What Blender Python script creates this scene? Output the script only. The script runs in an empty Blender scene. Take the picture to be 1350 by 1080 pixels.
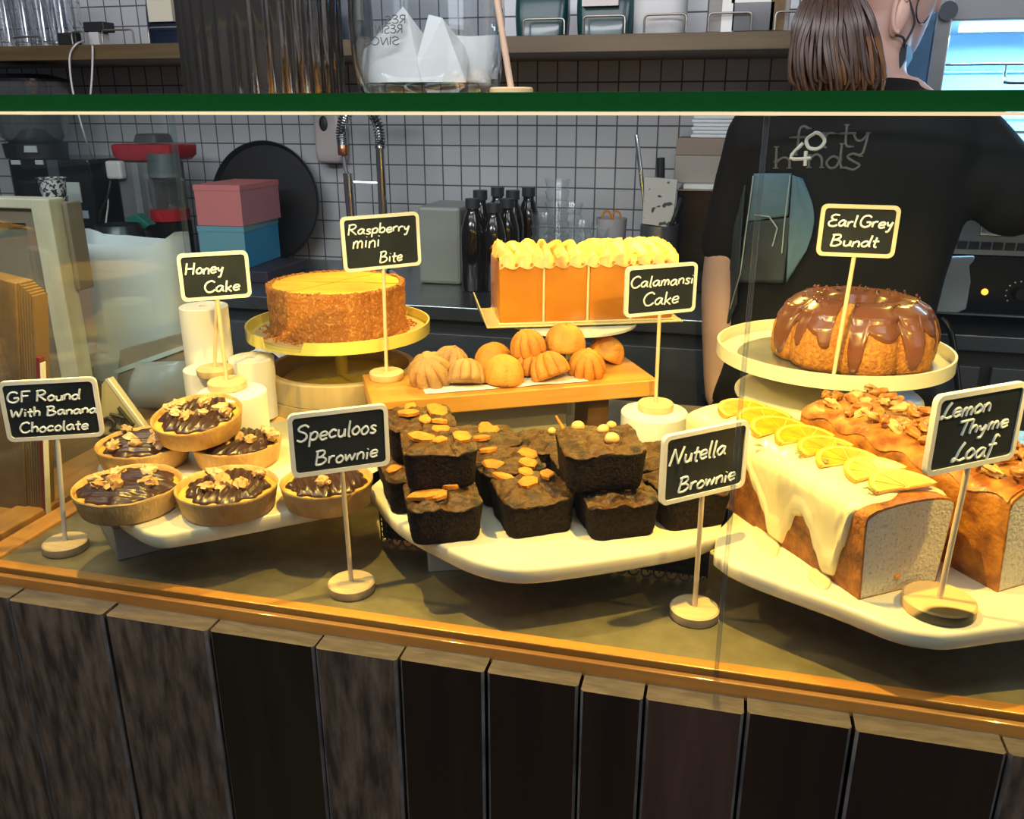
import bpy, bmesh, math, random
from mathutils import Vector, Matrix, noise, Euler
random.seed(7)
SC = bpy.context.scene
COL = SC.collection
R = math.radians
# ------------------------------------------------------------------ camera
CAM_Z = 1.32; FPX = 1140.0; PITCH = R(19.1); YAW = R(14.0)
cam_data = bpy.data.cameras.new('camera'); cam = bpy.data.objects.new('camera', cam_data); COL.objects.link(cam)
cam.location = (0, 0, CAM_Z); cam.rotation_euler = (math.pi/2 - PITCH, 0, YAW)
cam_data.sensor_width = 36; cam_data.lens = 36*FPX/1350; cam_data.clip_start = 0.02
SC.camera = cam
# ------------------------------------------------------------------ world and lights
SC.view_settings.view_transform = 'Standard'; SC.view_settings.look = 'None'
SC.view_settings.exposure = 0.0; SC.view_settings.gamma = 1.0; SC.view_settings.use_curve_mapping = False
SC.cycles.max_bounces = 8; SC.cycles.transparent_max_bounces = 24; SC.cycles.caustics_reflective = False; SC.cycles.caustics_refractive = False
SC.cycles.use_denoising = True
world = bpy.data.worlds.new('world'); SC.world = world; world.use_nodes = True
bg = world.node_tree.nodes['Background']; bg.inputs[0].default_value = (0.62, 0.72, 0.88, 1); bg.inputs[1].default_value = 0.11
def light(name, kind, loc, energy, color, rot=(0, 0, 0), size=None, size_y=None, spot=None, blend=.5):
    d = bpy.data.lights.new(name, kind); d.energy = energy; d.color = color
    if kind == 'AREA':
        d.size = size
        if size_y: d.shape = 'RECTANGLE'; d.size_y = size_y
    elif size is not None: d.shadow_soft_size = size
    if spot: d.spot_size = R(spot); d.spot_blend = blend
    o = bpy.data.objects.new(name, d); COL.objects.link(o); o.location = loc; o.rotation_euler = rot
    return o
WARM = (1.0, .66, .115); DAY = (.93, .95, 1.0)
# daylight from the shop front behind the photographer and from a window to the right of it
light('shop_front_daylight', 'AREA', (-.6, -2.2, 3.3), 17, DAY, (R(52), 0, R(-8)), 3.4, 2.0)
light('side_window_daylight', 'AREA', (3.0, -.9, 2.2), 14, (.85, .92, 1.0), (R(68), 0, R(58)), 1.6, 1.8)
# kitchen ceiling lamps, with an added wall fill listed between them
light('kitchen_ceiling_light', 'AREA', (-1.0, .60, 2.25), 9, (.90, .93, 1.0), (R(66), 0, 0), 1.8, .4)
light('wall_fill_light', 'AREA', (-.55, .30, 1.80), 15.0, (.93, .95, 1.0), (R(84), 0, 0), 1.6, .12)  # unseen light added to brighten the wall under the shelf
light('kitchen_ceiling_light', 'AREA', (.8, .60, 2.25), 6, (.90, .93, 1.0), (R(66), 0, 0), 1.0, .4)
# warm lamps under the glass shelf, one row along the front and one along the rear
FRONT_LAMPS = (-.58, -.31, .012, .34); REAR_LAMPS = (-.42, -.175, .0, .30)
for lx, le in zip(FRONT_LAMPS, (6.5, 8.0, 11.5, 7.0)):
    light('case_lamp', 'SPOT', (lx, .655, 1.311), le, WARM, (R(16), 0, 0), .004, spot=150, blend=.8)
for lx in REAR_LAMPS:
    light('case_rear_lamp', 'SPOT', (lx, 1.235, 1.312), 7.0, WARM, (R(-22), 0, 0), .012, spot=125, blend=.8)

# ------------------------------------------------------------------ pixel to place helpers
def ray(px, py):
    x = (px-675)/FPX; y = -(py-540)/FPX
    fw = math.cos(PITCH)+y*math.sin(PITCH); up = -math.sin(PITCH)+y*math.cos(PITCH)
    return Vector((x*math.cos(YAW)-fw*math.sin(YAW), x*math.sin(YAW)+fw*math.cos(YAW), up))
def atz(px, py, z):
    r = ray(px, py); t = (z-CAM_Z)/r.z
    return Vector((r.x*t, r.y*t, z))
def aty(px, py, Y):
    r = ray(px, py); t = Y/r.y
    return Vector((r.x*t, Y, CAM_Z+r.z*t))
def catmull(pts, k=5, closed=False):
    P = [Vector(p) for p in pts]; n = len(P); out = []
    if n < 3 and not closed: return P
    rng = range(n) if closed else range(n-1)
    for i in rng:
        if closed: a, b, c, d = P[(i-1) % n], P[i], P[(i+1) % n], P[(i+2) % n]
        else: a, b, c, d = P[max(i-1, 0)], P[i], P[i+1], P[min(i+2, n-1)]
        for j in range(k):
            t = j/k
            out.append(.5*((2*b)+(c-a)*t+(2*a-5*b+4*c-d)*t*t+(3*b-a-3*c+d)*t**3))
    if not closed: out.append(P[-1])
    return out
def nz(x, y, z=0.0, s=1.0): return noise.noise(Vector((x*s, y*s, z*s)))

# ------------------------------------------------------------------ mesh builder
class MB:
    def __init__(s): s.v = []; s.f = []; s.m = []
    def add(s, vs, fs, m=0):
        o = len(s.v); s.v += [tuple(v) for v in vs]
        for f in fs: s.f.append([o+i for i in f]); s.m.append(m)
        return s
    def box(s, a, b, m=0):
        x0, y0, z0 = a; x1, y1, z1 = b
        v = [(x0,y0,z0),(x1,y0,z0),(x1,y1,z0),(x0,y1,z0),(x0,y0,z1),(x1,y0,z1),(x1,y1,z1),(x0,y1,z1)]
        return s.add(v, [(3,2,1,0),(4,5,6,7),(0,1,5,4),(1,2,6,5),(2,3,7,6),(3,0,4,7)], m)
    def obox(s, c, size, M=None, m=0):
        h = Vector(size)/2; t = MB().box(-h, h)
        M = M or Matrix.Identity(3)
        return s.add([Vector(c)+M@Vector(v) for v in t.v], t.f, m)
    def hexa(s, pts, m=0):
        return s.add(pts, [(3,2,1,0),(4,5,6,7),(0,1,5,4),(1,2,6,5),(2,3,7,6),(3,0,4,7)], m)
    def loft(s, rings, m=0, cap0=True, cap1=True, closed=True, ms=None):
        n = len(rings[0]); vs = [p for r in rings for p in r]; o = len(s.v); s.v += [tuple(v) for v in vs]
        for i in range(len(rings)-1):
            for j in range(n if closed else n-1):
                k = (j+1) % n
                s.f.append([o+i*n+j, o+i*n+k, o+(i+1)*n+k, o+(i+1)*n+j]); s.m.append(ms[i] if ms else m)
        if cap0: s.f.append([o+j for j in range(n)][::-1]); s.m.append(ms[0] if ms else m)
        if cap1: s.f.append([o+(len(rings)-1)*n+j for j in range(n)]); s.m.append(ms[-1] if ms else m)
        return s
    def lathe(s, prof, n=32, c=(0, 0, 0), m=0, fn=None, cap0=False, cap1=False, a0=0, a1=None, ms=None):
        full = a1 is None; A1 = a0+2*math.pi if full else a1
        rings = []
        for i, (r, z) in enumerate(prof):
            ring = []
            for j in range(n if full else n+1):
                a = a0+(A1-a0)*j/n
                rr, zz = (fn(r, z, a, i) if fn else (r, z))
                ring.append((c[0]+rr*math.cos(a), c[1]+rr*math.sin(a), c[2]+zz))
            rings.append(ring)
        return s.loft(rings, m, cap0, cap1, closed=full, ms=ms)
    def tube(s, pts, r, n=8, m=0, caps=True, flat=None):
        P = [Vector(p) for p in pts]; rings = []
        T = (P[1]-P[0]).normalized(); N = T.orthogonal().normalized()
        for i, p in enumerate(P):
            t = (P[min(i+1, len(P)-1)]-P[max(i-1, 0)])
            t = t.normalized() if t.length > 1e-9 else T
            N = (N-t*N.dot(t)); N = N.normalized() if N.length > 1e-6 else t.orthogonal().normalized()
            B = t.cross(N); T = t
            rr = r[i] if isinstance(r, (list, tuple)) else r
            ring = []
            for j in range(n):
                a = 2*math.pi*j/n; q = N*math.cos(a)*rr+B*math.sin(a)*rr
                ring.append(p+q)
            rings.append(ring)
        return s.loft(rings, m, caps, caps)
    def cyl(s, a, b, r, n=16, m=0): return s.tube([a, b], r, n, m)
    def grid(s, fn, nu, nv, m=0):
        o = len(s.v)
        for i in range(nu+1):
            for j in range(nv+1): s.v.append(tuple(fn(i/nu, j/nv)))
        for i in range(nu):
            for j in range(nv):
                a = o+i*(nv+1)+j; s.f.append([a, a+nv+1, a+nv+2, a+1]); s.m.append(m)
        return s
    def prism(s, outline, z0, z1, m=0):
        r0 = [(p[0], p[1], z0) for p in outline]; r1 = [(p[0], p[1], z1) for p in outline]
        return s.loft([r0, r1], m)
    def blob(s, c, rad, seed=0, amp=.15, fr=1.6, n=10, k=7, m=0, rot=None):
        c = Vector(c); rings = []
        for i in range(k+1):
            th = math.pi*i/k; ring = []
            for j in range(n):
                a = 2*math.pi*j/n
                d = Vector((math.sin(th)*math.cos(a), math.sin(th)*math.sin(a), math.cos(th)))
                q = 1+amp*noise.noise(d*fr+Vector((seed*3.1, seed*1.7, seed)))*2
                p = Vector((d.x*rad[0], d.y*rad[1], d.z*rad[2]))*q
                if rot: p = rot@p
                ring.append(c+p)
            rings.append(ring)
        return s.loft(rings[::-1], m, False, False)
    def build(s, name, mats, parent=None, smooth=True, bevel=None, angle=40, loc=None, weld=True, solid=None, subs=0):
        me = bpy.data.meshes.new(name); me.from_pydata(s.v, [], s.f)
        for mt in (mats if isinstance(mats, (list, tuple)) else [mats]): me.materials.append(mt)
        me.polygons.foreach_set('material_index', s.m)
        if weld:
            bm = bmesh.new(); bm.from_mesh(me); bmesh.ops.remove_doubles(bm, verts=bm.verts, dist=1e-6)
            bmesh.ops.recalc_face_normals(bm, faces=bm.faces); bm.to_mesh(me); bm.free()
        me.validate(); me.update()
        if smooth:
            me.polygons.foreach_set('use_smooth', [True]*len(me.polygons)); me.set_sharp_from_angle(angle=R(angle))
        o = bpy.data.objects.new(name, me); COL.objects.link(o)
        if parent: o.parent = parent
        if loc is not None: o.location = loc
        if solid:
            md = o.modifiers.new('solid', 'SOLIDIFY'); md.thickness = solid; md.offset = 0
        if bevel:
            md = o.modifiers.new('bevel', 'BEVEL'); md.width = bevel; md.segments = 2; md.limit_method = 'ANGLE'; md.angle_limit = R(35)
        if subs:
            md = o.modifiers.new('subdivision', 'SUBSURF'); md.levels = subs; md.render_levels = subs
        return o
def tag(o, label=None, cat=None, group=None, kind=None):
    if label: o['label'] = label
    if cat: o['category'] = cat
    if group: o['group'] = group
    if kind: o['kind'] = kind
    return o
def thing(name, label, cat, loc=(0, 0, 0), rz=0, group=None, rot=None):
    o = bpy.data.objects.new(name, None); COL.objects.link(o); o.location = loc
    o.rotation_euler = rot if rot is not None else (0, 0, rz); o.empty_display_size = .02
    return tag(o, label, cat, group)
def dup(root, loc, rz=None, label=None, group=None, rot=None):
    r = root.copy(); COL.objects.link(r); r.location = loc
    if rz is not None: r.rotation_euler = (0, 0, rz)
    if rot is not None: r.rotation_euler = rot
    if label: r['label'] = label
    if group: r['group'] = group
    for ch in list(root.children):
        c = ch.copy(); COL.objects.link(c); c.parent = r
        for g in list(ch.children):
            d = g.copy(); COL.objects.link(d); d.parent = c
    return r
def rr_outline(w, d, r, k=5):
    out = []
    for cx, cy, a in ((w/2-r, d/2-r, 0), (-w/2+r, d/2-r, 90), (-w/2+r, -d/2+r, 180), (w/2-r, -d/2+r, 270)):
        for i in range(k+1):
            t = R(a+90*i/k); out.append((cx+r*math.cos(t), cy+r*math.sin(t)))
    return out

# ------------------------------------------------------------------ materials
MATS = {}
def mat(name, c, rough=.5, metal=0.0, c2=None, scale=20, detail=4, lo=.35, hi=.65, bump=0, bscale=None, coat=0, sss=0, sssc=None,
        spec=None, stretch=None, emit=None, trans=0, third=None, coords='Object', aniso=0, sheen=0):
    m = bpy.data.materials.new(name); m.use_nodes = True; nt = m.node_tree; N = nt.nodes; L = nt.links
    b = N['Principled BSDF']; b.inputs['Base Color'].default_value = (*c, 1); b.inputs['Roughness'].default_value = rough
    b.inputs['Metallic'].default_value = metal
    if coat: b.inputs['Coat Weight'].default_value = coat; b.inputs['Coat Roughness'].default_value = .08
    if sss:
        b.inputs['Subsurface Weight'].default_value = sss; b.inputs['Subsurface Radius'].default_value = sssc or (.01, .005, .002); b.inputs['Subsurface Scale'].default_value = 1.0
    if spec is not None: b.inputs['Specular IOR Level'].default_value = spec
    if trans: b.inputs['Transmission Weight'].default_value = trans
    if emit: b.inputs['Emission Color'].default_value = (*emit[0], 1); b.inputs['Emission Strength'].default_value = emit[1]
    tc = N.new('ShaderNodeTexCoord'); src = tc.outputs[coords]
    if stretch:
        mp = N.new('ShaderNodeMapping'); mp.inputs['Scale'].default_value = stretch; L.new(src, mp.inputs[0]); src = mp.outputs[0]
    if c2:
        n = N.new('ShaderNodeTexNoise'); n.inputs['Scale'].default_value = scale; n.inputs['Detail'].default_value = detail; L.new(src, n.inputs['Vector'])
        r = N.new('ShaderNodeValToRGB'); r.color_ramp.elements[0].position = lo; r.color_ramp.elements[1].position = hi
        r.color_ramp.elements[0].color = (*c, 1); r.color_ramp.elements[1].color = (*c2, 1)
        if third:
            e = r.color_ramp.elements.new(third[0]); e.color = (*third[1], 1)
        L.new(n.outputs['Fac'], r.inputs[0]); L.new(r.outputs[0], b.inputs['Base Color'])
    if bump:
        n2 = N.new('ShaderNodeTexNoise'); n2.inputs['Scale'].default_value = bscale or scale; n2.inputs['Detail'].default_value = 5; L.new(src, n2.inputs['Vector'])
        bp = N.new('ShaderNodeBump'); bp.inputs['Strength'].default_value = bump; bp.inputs['Distance'].default_value = .002; L.new(n2.outputs['Fac'], bp.inputs['Height'])
        L.new(bp.outputs[0], b.inputs['Normal'])
    MATS[name] = m
    return m
def glass_mat(name, tint=(1, 1, 1), refl=1.0, rough=.02, ior=1.45, body=0.0, bodyc=(.8, .85, .9)):
    """clear pane: see-through with Fresnel reflections, lets lamp light pass"""
    m = bpy.data.materials.new(name); m.use_nodes = True; nt = m.node_tree; N = nt.nodes; L = nt.links
    N.remove(N['Principled BSDF']); out = N['Material Output']
    t = N.new('ShaderNodeBsdfTransparent'); t.inputs[0].default_value = (*tint, 1)
    g = N.new('ShaderNodeBsdfGlossy'); g.inputs['Roughness'].default_value = rough
    fr = N.new('ShaderNodeFresnel'); ge = N.new('ShaderNodeNewGeometry'); mr = N.new('ShaderNodeMapRange'); mr.inputs[3].default_value = ior; mr.inputs[4].default_value = 1/ior
    L.new(ge.outputs['Backfacing'], mr.inputs[0]); L.new(mr.outputs[0], fr.inputs['IOR'])
    mu = N.new('ShaderNodeMath'); mu.operation = 'MULTIPLY'; mu.inputs[1].default_value = refl; L.new(fr.outputs[0], mu.inputs[0])
    mx = N.new('ShaderNodeMixShader'); L.new(mu.outputs[0], mx.inputs[0]); L.new(t.outputs[0], mx.inputs[1]); L.new(g.outputs[0], mx.inputs[2])
    last = mx
    if body:
        d = N.new('ShaderNodeBsdfDiffuse'); d.inputs[0].default_value = (*bodyc, 1)
        m2 = N.new('ShaderNodeMixShader'); m2.inputs[0].default_value = body; L.new(mx.outputs[0], m2.inputs[1]); L.new(d.outputs[0], m2.inputs[2]); last = m2
    L.new(last.outputs[0], out.inputs[0]); MATS[name] = m
    return m
def wood(name, c1, c2, rough=.4, axis='X', scale=6, bump=.15, coat=0):
    st = {'X': (1, 14, 14), 'Y': (14, 1, 14), 'Z': (14, 14, 1)}[axis]
    return mat(name, c1, rough, c2=c2, scale=scale, detail=6, lo=.3, hi=.7, bump=bump, bscale=scale*2, stretch=st, coat=coat)

steel = mat('brushed_steel', (.42, .40, .35), .30, 1.0, c2=(.60, .57, .50), scale=60, detail=8, lo=.35, hi=.7, bump=.06, bscale=90)
steel_dull = mat('dull_steel', (.25, .26, .28), .38, .9, c2=(.33, .34, .36), scale=8)
chrome = mat('chrome', (.75, .76, .78), .12, 1.0)
wire_metal = mat('wire_metal', (.33, .30, .26), .35, .9)
trim_wood = wood('trim_wood', (.42, .17, .03), (.62, .29, .06), .35, 'X', 5, .1, .25)
trim_wood_y = wood('trim_wood_side', (.38, .16, .04), (.55, .27, .07), .35, 'Y', 5, .1, .25)
pale_wood = wood('pale_wood', (.62, .46, .27), (.74, .58, .38), .55, 'Z', 12, .1)
disc_wood = wood('disc_wood', (.60, .42, .20), (.72, .54, .30), .55, 'X', 14, .1)
frame_white = mat('sign_frame_white', (.75, .70, .62), .5, c2=(.82, .78, .71), scale=30)
frame_wood = wood('sign_frame_wood', (.68, .52, .34), (.78, .64, .46), .5, 'X', 10, .1)
slate = mat('chalkboard_black', (.009, .012, .015), .5, spec=.25, c2=(.018, .022, .026), scale=25)
chalk = mat('chalk_paint', (.80, .84, .86), .7)
marble = mat('cream_marble', (.80, .73, .54), .22, c2=(.74, .65, .43), scale=6, detail=8, lo=.3, hi=.8, coat=.2)
marble_white = mat('white_marble', (.76, .75, .72), .3, c2=(.62, .59, .55), scale=7, detail=9, lo=.5, hi=.75)
black = mat('matte_black', (.012, .012, .013), .5)
black_gloss = mat('gloss_black', (.010, .010, .011), .14)
white_paper = mat('white_paper', (.80, .79, .76), .7)
kraft = mat('kraft_paper', (.135, .080, .032), .75, c2=(.18, .11, .048), scale=40)
case_glass = glass_mat('case_glass', (.965, .985, .97), 1.0)
jar_glass = glass_mat('jar_glass', (.94, .96, .97), 3.0, ior=1.5)
plastic_clear = glass_mat('clear_plastic', (.92, .95, .96), 1.3, rough=.12, ior=1.45, body=.06)

# ------------------------------------------------------------------ handwriting
G = {
'G': (.75, [[(.62,.85),(.45,1),(.2,.95),(.05,.6),(.1,.2),(.35,0),(.6,.12),(.65,.42),(.4,.42)]]),
'F': (.6, [[(.1,0),(.12,1)],[(.12,1),(.6,1)],[(.12,.55),(.48,.56)]]),
'R': (.68, [[(.08,0),(.12,1)],[(.05,.95),(.4,1.02),(.55,.8),(.4,.58),(.14,.52)],[(.2,.52),(.6,0)]]),
'B': (.7, [[(.1,0),(.15,1)],[(.05,.95),(.4,1),(.5,.8),(.35,.57),(.15,.53)],[(.15,.53),(.45,.5),(.6,.27),(.4,.02),(.1,0)]]),
'C': (.68, [[(.6,.85),(.42,1),(.15,.85),(.04,.45),(.2,.05),(.45,.02),(.63,.2)]]),
'S': (.65, [[(.6,.85),(.4,1),(.15,.9),(.12,.68),(.45,.48),(.52,.2),(.3,0),(.05,.12)]]),
'N': (.75, [[(.0,0),(.15,.95)],[(.15,.95),(.45,.05)],[(.45,.05),(.65,1.02)]]),
'L': (.6, [[(.42,.95),(.25,.6),(.14,.12),(.02,.04),(.1,.17),(.35,.02),(.58,.1)]]),
'T': (.58, [[(.0,.95),(.65,1)],[(.35,.98),(.25,0)]]),
'E': (.65, [[(.6,.95),(.3,1),(.12,.8),(.3,.55),(.5,.55)],[(.3,.55),(.05,.35),(.12,.05),(.4,0),(.6,.12)]]),
'H': (.72, [[(.08,0),(.12,1)],[(.55,0),(.6,1)],[(.1,.5),(.58,.52)]]),
'W': (.8, [[(.02,.85),(.14,.02),(.34,.6),(.5,.02),(.72,.9)]]),
'I': (.25, [[(.1,0),(.1,1)]]),
'a': (.55, [[(.42,.42),(.25,.5),(.05,.3),(.1,.04),(.28,.05),(.42,.4)],[(.43,.48),(.42,.1),(.52,0)]]),
'b': (.5, [[(.08,1),(.06,0)],[(.07,.3),(.25,.5),(.42,.35),(.38,.08),(.2,0),(.06,.1)]]),
'c': (.46, [[(.4,.4),(.25,.5),(.05,.28),(.15,.02),(.42,.1)]]),
'd': (.56, [[(.4,.38),(.22,.48),(.04,.25),(.12,.02),(.3,.05),(.42,.35)],[(.48,1),(.43,.2),(.5,0)]]),
'e': (.46, [[(.06,.24),(.38,.3),(.32,.5),(.12,.45),(.05,.2),(.18,0),(.42,.1)]]),
'f': (.42, [[(.42,.9),(.3,1),(.2,.8),(.16,.1),(.1,-.25)],[(.02,.5),(.38,.52)]]),
'h': (.48, [[(.08,1),(.06,0)],[(.07,.3),(.25,.5),(.38,.38),(.38,0)]]),
'i': (.24, [[(.1,.48),(.1,0)],[(.11,.70),(.12,.74)]]),
'k': (.46, [[(.08,1),(.07,0)],[(.38,.5),(.09,.22)],[(.15,.28),(.4,0)]]),
'l': (.26, [[(.12,1),(.1,.1),(.2,0)]]),
'm': (.65, [[(.06,.48),(.05,0)],[(.06,.3),(.18,.5),(.28,.4),(.28,0)],[(.28,.3),(.42,.5),(.53,.38),(.54,0)]]),
'n': (.46, [[(.06,.48),(.05,0)],[(.06,.3),(.22,.5),(.36,.38),(.37,0)]]),
'o': (.46, [[(.22,.5),(.05,.3),(.1,.04),(.28,.02),(.4,.25),(.3,.48),(.2,.5)]]),
'p': (.5, [[(.08,.48),(.05,-.4)],[(.08,.3),(.25,.5),(.42,.35),(.36,.06),(.2,0),(.07,.08)]]),
'r': (.38, [[(.06,.48),(.06,0)],[(.06,.28),(.18,.46),(.34,.46)]]),
's': (.4, [[(.34,.42),(.2,.5),(.08,.4),(.2,.26),(.32,.14),(.2,0),(.03,.07)]]),
't': (.36, [[(.18,.85),(.15,.1),(.28,0)],[(.02,.5),(.34,.52)]]),
'u': (.48, [[(.06,.48),(.07,.1),(.2,0),(.34,.12),(.38,.48)],[(.38,.48),(.4,0)]]),
'w': (.62, [[(.04,.48),(.12,.02),(.27,.4),(.4,.02),(.55,.48)]]),
'y': (.48, [[(.05,.48),(.12,.2),(.25,.2),(.38,.48)],[(.38,.48),(.25,-.3),(.08,-.35)]]),
'4': (.6, [[(.35,1),(.05,.35),(.55,.35)],[(.42,.65),(.4,0)]]),
' ': (.3, []),
}
def strokes(text, x0, x1, yb, cap, slant=.16):
    """polylines of a handwritten line fitted between x0 and x1 (2-D)"""
    w = sum(G[c][0] for c in text)-.08; k = (x1-x0)/w; out = []; x = 0
    for i, c in enumerate(text):
        adv, sts = G[c]; jy = .04*math.sin(i*2.3)
        for s in sts:
            pts = [Vector((x0+k*(x+px)+slant*cap*py, yb+cap*(py+jy), 0)) for px, py in s]
            out.append(catmull(pts, 4) if len(pts) > 2 else pts)
        x += adv
    return out
# ================================================================== SETTING
def tile_mat():
    m = bpy.data.materials.new('wall_tiles'); m.use_nodes = True; nt = m.node_tree; N = nt.nodes; L = nt.links; b = N['Principled BSDF']
    tc = N.new('ShaderNodeTexCoord'); sx = N.new('ShaderNodeSeparateXYZ'); cx = N.new('ShaderNodeCombineXYZ'); L.new(tc.outputs['Object'], sx.inputs[0])
    L.new(sx.outputs['X'], cx.inputs[0]); L.new(sx.outputs['Z'], cx.inputs[1])
    br = N.new('ShaderNodeTexBrick'); L.new(cx.outputs[0], br.inputs['Vector']); br.offset = 0; br.squash = 1
    br.inputs['Scale'].default_value = 1; br.inputs['Brick Width'].default_value = TILE; br.inputs['Row Height'].default_value = TILE
    br.inputs['Mortar Size'].default_value = .0019; br.inputs['Mortar Smooth'].default_value = .15
    br.inputs['Color1'].default_value = (.50, .50, .52, 1); br.inputs['Color2'].default_value = (.56, .56, .58, 1); br.inputs['Mortar'].default_value = (.10, .10, .115, 1)
    L.new(br.outputs[0], b.inputs['Base Color'])
    rr = N.new('ShaderNodeMapRange'); rr.inputs[3].default_value = .28; rr.inputs[4].default_value = .8; L.new(br.outputs['Fac'], rr.inputs[0]); L.new(rr.outputs[0], b.inputs['Roughness'])
    bp = N.new('ShaderNodeBump'); bp.inputs['Strength'].default_value = .3; bp.inputs['Distance'].default_value = .001; bp.invert = True; L.new(br.outputs['Fac'], bp.inputs['Height']); L.new(bp.outputs[0], b.inputs['Normal'])
    return m
WALL_Y = 2.2
_a = aty(607, 165, WALL_Y); _b = aty(708, 166, WALL_Y); TILE = (_b.x-_a.x)/4
WX = (_a.x % TILE); WZ = (_a.z % TILE)
w = MB().box((-3.2-WX, 0, -.02-WZ), (3.2-WX, .1, 3.0-WZ)).build('wall_back', tile_mat(), smooth=False, loc=(WX, WALL_Y, WZ)); tag(w, kind='structure')
w.location = (WX, WALL_Y, WZ)
floor_m = mat('floor_concrete', (.16, .15, .14), .6, c2=(.22, .21, .20), scale=4)
tag(MB().box((-3.2, -3.2, -.1), (3.2, 2.3, 0)).build('floor', floor_m, smooth=False), kind='structure')
ceil_m = mat('ceiling_paint', (.5, .5, .5), .9)
tag(MB().box((-3.2, .2, 3.0), (3.2, 2.3, 3.1)).build('ceiling', ceil_m, smooth=False), kind='structure')
side_m = mat('side_wall_paint', (.22, .21, .20), .8)
tag(MB().box((-3.3, .2, 0), (-3.2, 2.3, 3.0)).build('wall_left', side_m, smooth=False), kind='structure')
tag(MB().box((3.2, .2, 0), (3.3, 2.3, 3.0)).build('wall_right', side_m, smooth=False), kind='structure')

# ================================================================== COUNTER with plank front
FZ = .90                      # case floor height
counter = thing('counter', 'counter clad in dark upright wooden planks, carrying the glass cake case', 'counter', (0, .8, 0))
def loc_off(mb, d):
    mb.v = [(x-d[0], y-d[1], z-d[2]) for x, y, z in mb.v]; return mb
cm = mat('counter_carcass', (.05, .04, .035), .7)
loc_off(MB().box((-1.3, .592, 0.0), (.95, 1.30, .884)), (0, .8, 0)).build('carcass', cm, counter, False)
pl_w = mat('plank_weathered', (.044, .027, .016), .75, c2=(.185, .125, .080), scale=11, detail=14, lo=.36, hi=.66, bump=1.0, bscale=30, stretch=(9, 9, 1.6))
pl_d = mat('plank_dark_varnish', (.017, .0075, .0045), .36, c2=(.028, .013, .008), scale=3, stretch=(12, 12, 1), bump=.08, bscale=20)
pl_o = mat('plank_olive_varnish', (.017, .011, .004), .34, c2=(.030, .019, .007), scale=3, stretch=(8, 8, 1), bump=.1, bscale=20)
pl_b = mat('plank_brown', (.060, .028, .018), .55, c2=(.092, .048, .032), scale=5, stretch=(14, 14, 1), bump=.3, bscale=30)
pl_g = mat('plank_worn_edge', (.20, .18, .17), .6, c2=(.10, .09, .085), scale=30)
pl_t = mat('plank_end_grain', (.13, .095, .05), .6, c2=(.20, .15, .085), scale=14, stretch=(3, 12, 3), bump=.3, bscale=40)
PZ = .889
xs = [atz(x, y, PZ).x for x, y in ((10,792),(135,812),(275,830),(417,850),(527,867),(642,883),(765,903),(850,918),(983,938),(1125,960),(1328,993))]
xs = [-1.05, -.80]+xs+[xs[-1]+.1, xs[-1]+.24, .95]
kinds = [3, 0, 0, 0, 2, 0, 1, 1, 1, 3, 1, 1, 0, 1, 1, 0]
pk = MB()
for i in range(len(xs)-1):
    a, b = xs[i]+.0012, xs[i+1]-.0012; k = kinds[i % len(kinds)]; y0 = .568+.0015*math.sin(i*2.1); y1 = .5915; zt = PZ+.001*math.sin(i*1.3)
    e = .0022
    ring = [(a, y1), (a, y0+e), (a+e, y0), (b-e, y0), (b, y0+e), (b, y1)]
    o = len(pk.v); pk.v += [(x, y, .005) for x, y in ring]+[(x, y, zt) for x, y in ring]
    for j in range(6):
        q = (j+1) % 6
        pk.f.append([o+j, o+q, o+6+q, o+6+j]); pk.m.append(4 if j in (1, 3) else k)
    pk.f.append([o+6+j for j in range(6)]); pk.m.append(5)
    pk.f.append([o+j for j in range(6)][::-1]); pk.m.append(5)
loc_off(pk, (0, .8, 0)).build('plank_cladding', [pl_w, pl_d, pl_o, pl_b, pl_g, pl_t], counter, False)
tr = MB().box((-1.2, .589, .885), (.95, .5945, .8995)); tr.box((-.675, .5995, .885), (.95, .6115, .9025))
tr.box((-1.2, .5995, .885), (-.70, .6115, .9025))
loc_off(tr, (0, .8, 0)).build('front_trim', trim_wood, counter, False, bevel=.001)
grime = mat('grimy_sealant', (.03, .022, .012), .5, c2=(.22, .15, .06), scale=260, lo=.5, hi=.75, bump=.8, bscale=300)
loc_off(MB().box((-1.2, .5946, .885), (.95, .5994, .8955)), (0, .8, 0)).build('glazing_groove', grime, counter, False)
tl = MB().box((-.700, .5995, .885), (-.675, 1.25, .9035)); tl.box((-.745, .5995, .885), (-.708, 1.345, .9055)); tl.box((-.79, .6115, .885), (-.75, 1.345, .901))
loc_off(tl, (0, .8, 0)).build('side_trim', trim_wood_y, counter, False, bevel=.0015)
loc_off(MB().box((-1.2, .612, .885), (-.79, 1.345, .899)), (0, .8, 0)).build('side_top', wood('side_top_wood', (.13, .07, .022), (.19, .105, .035), .4, 'Y', 5), counter, False)
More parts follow.
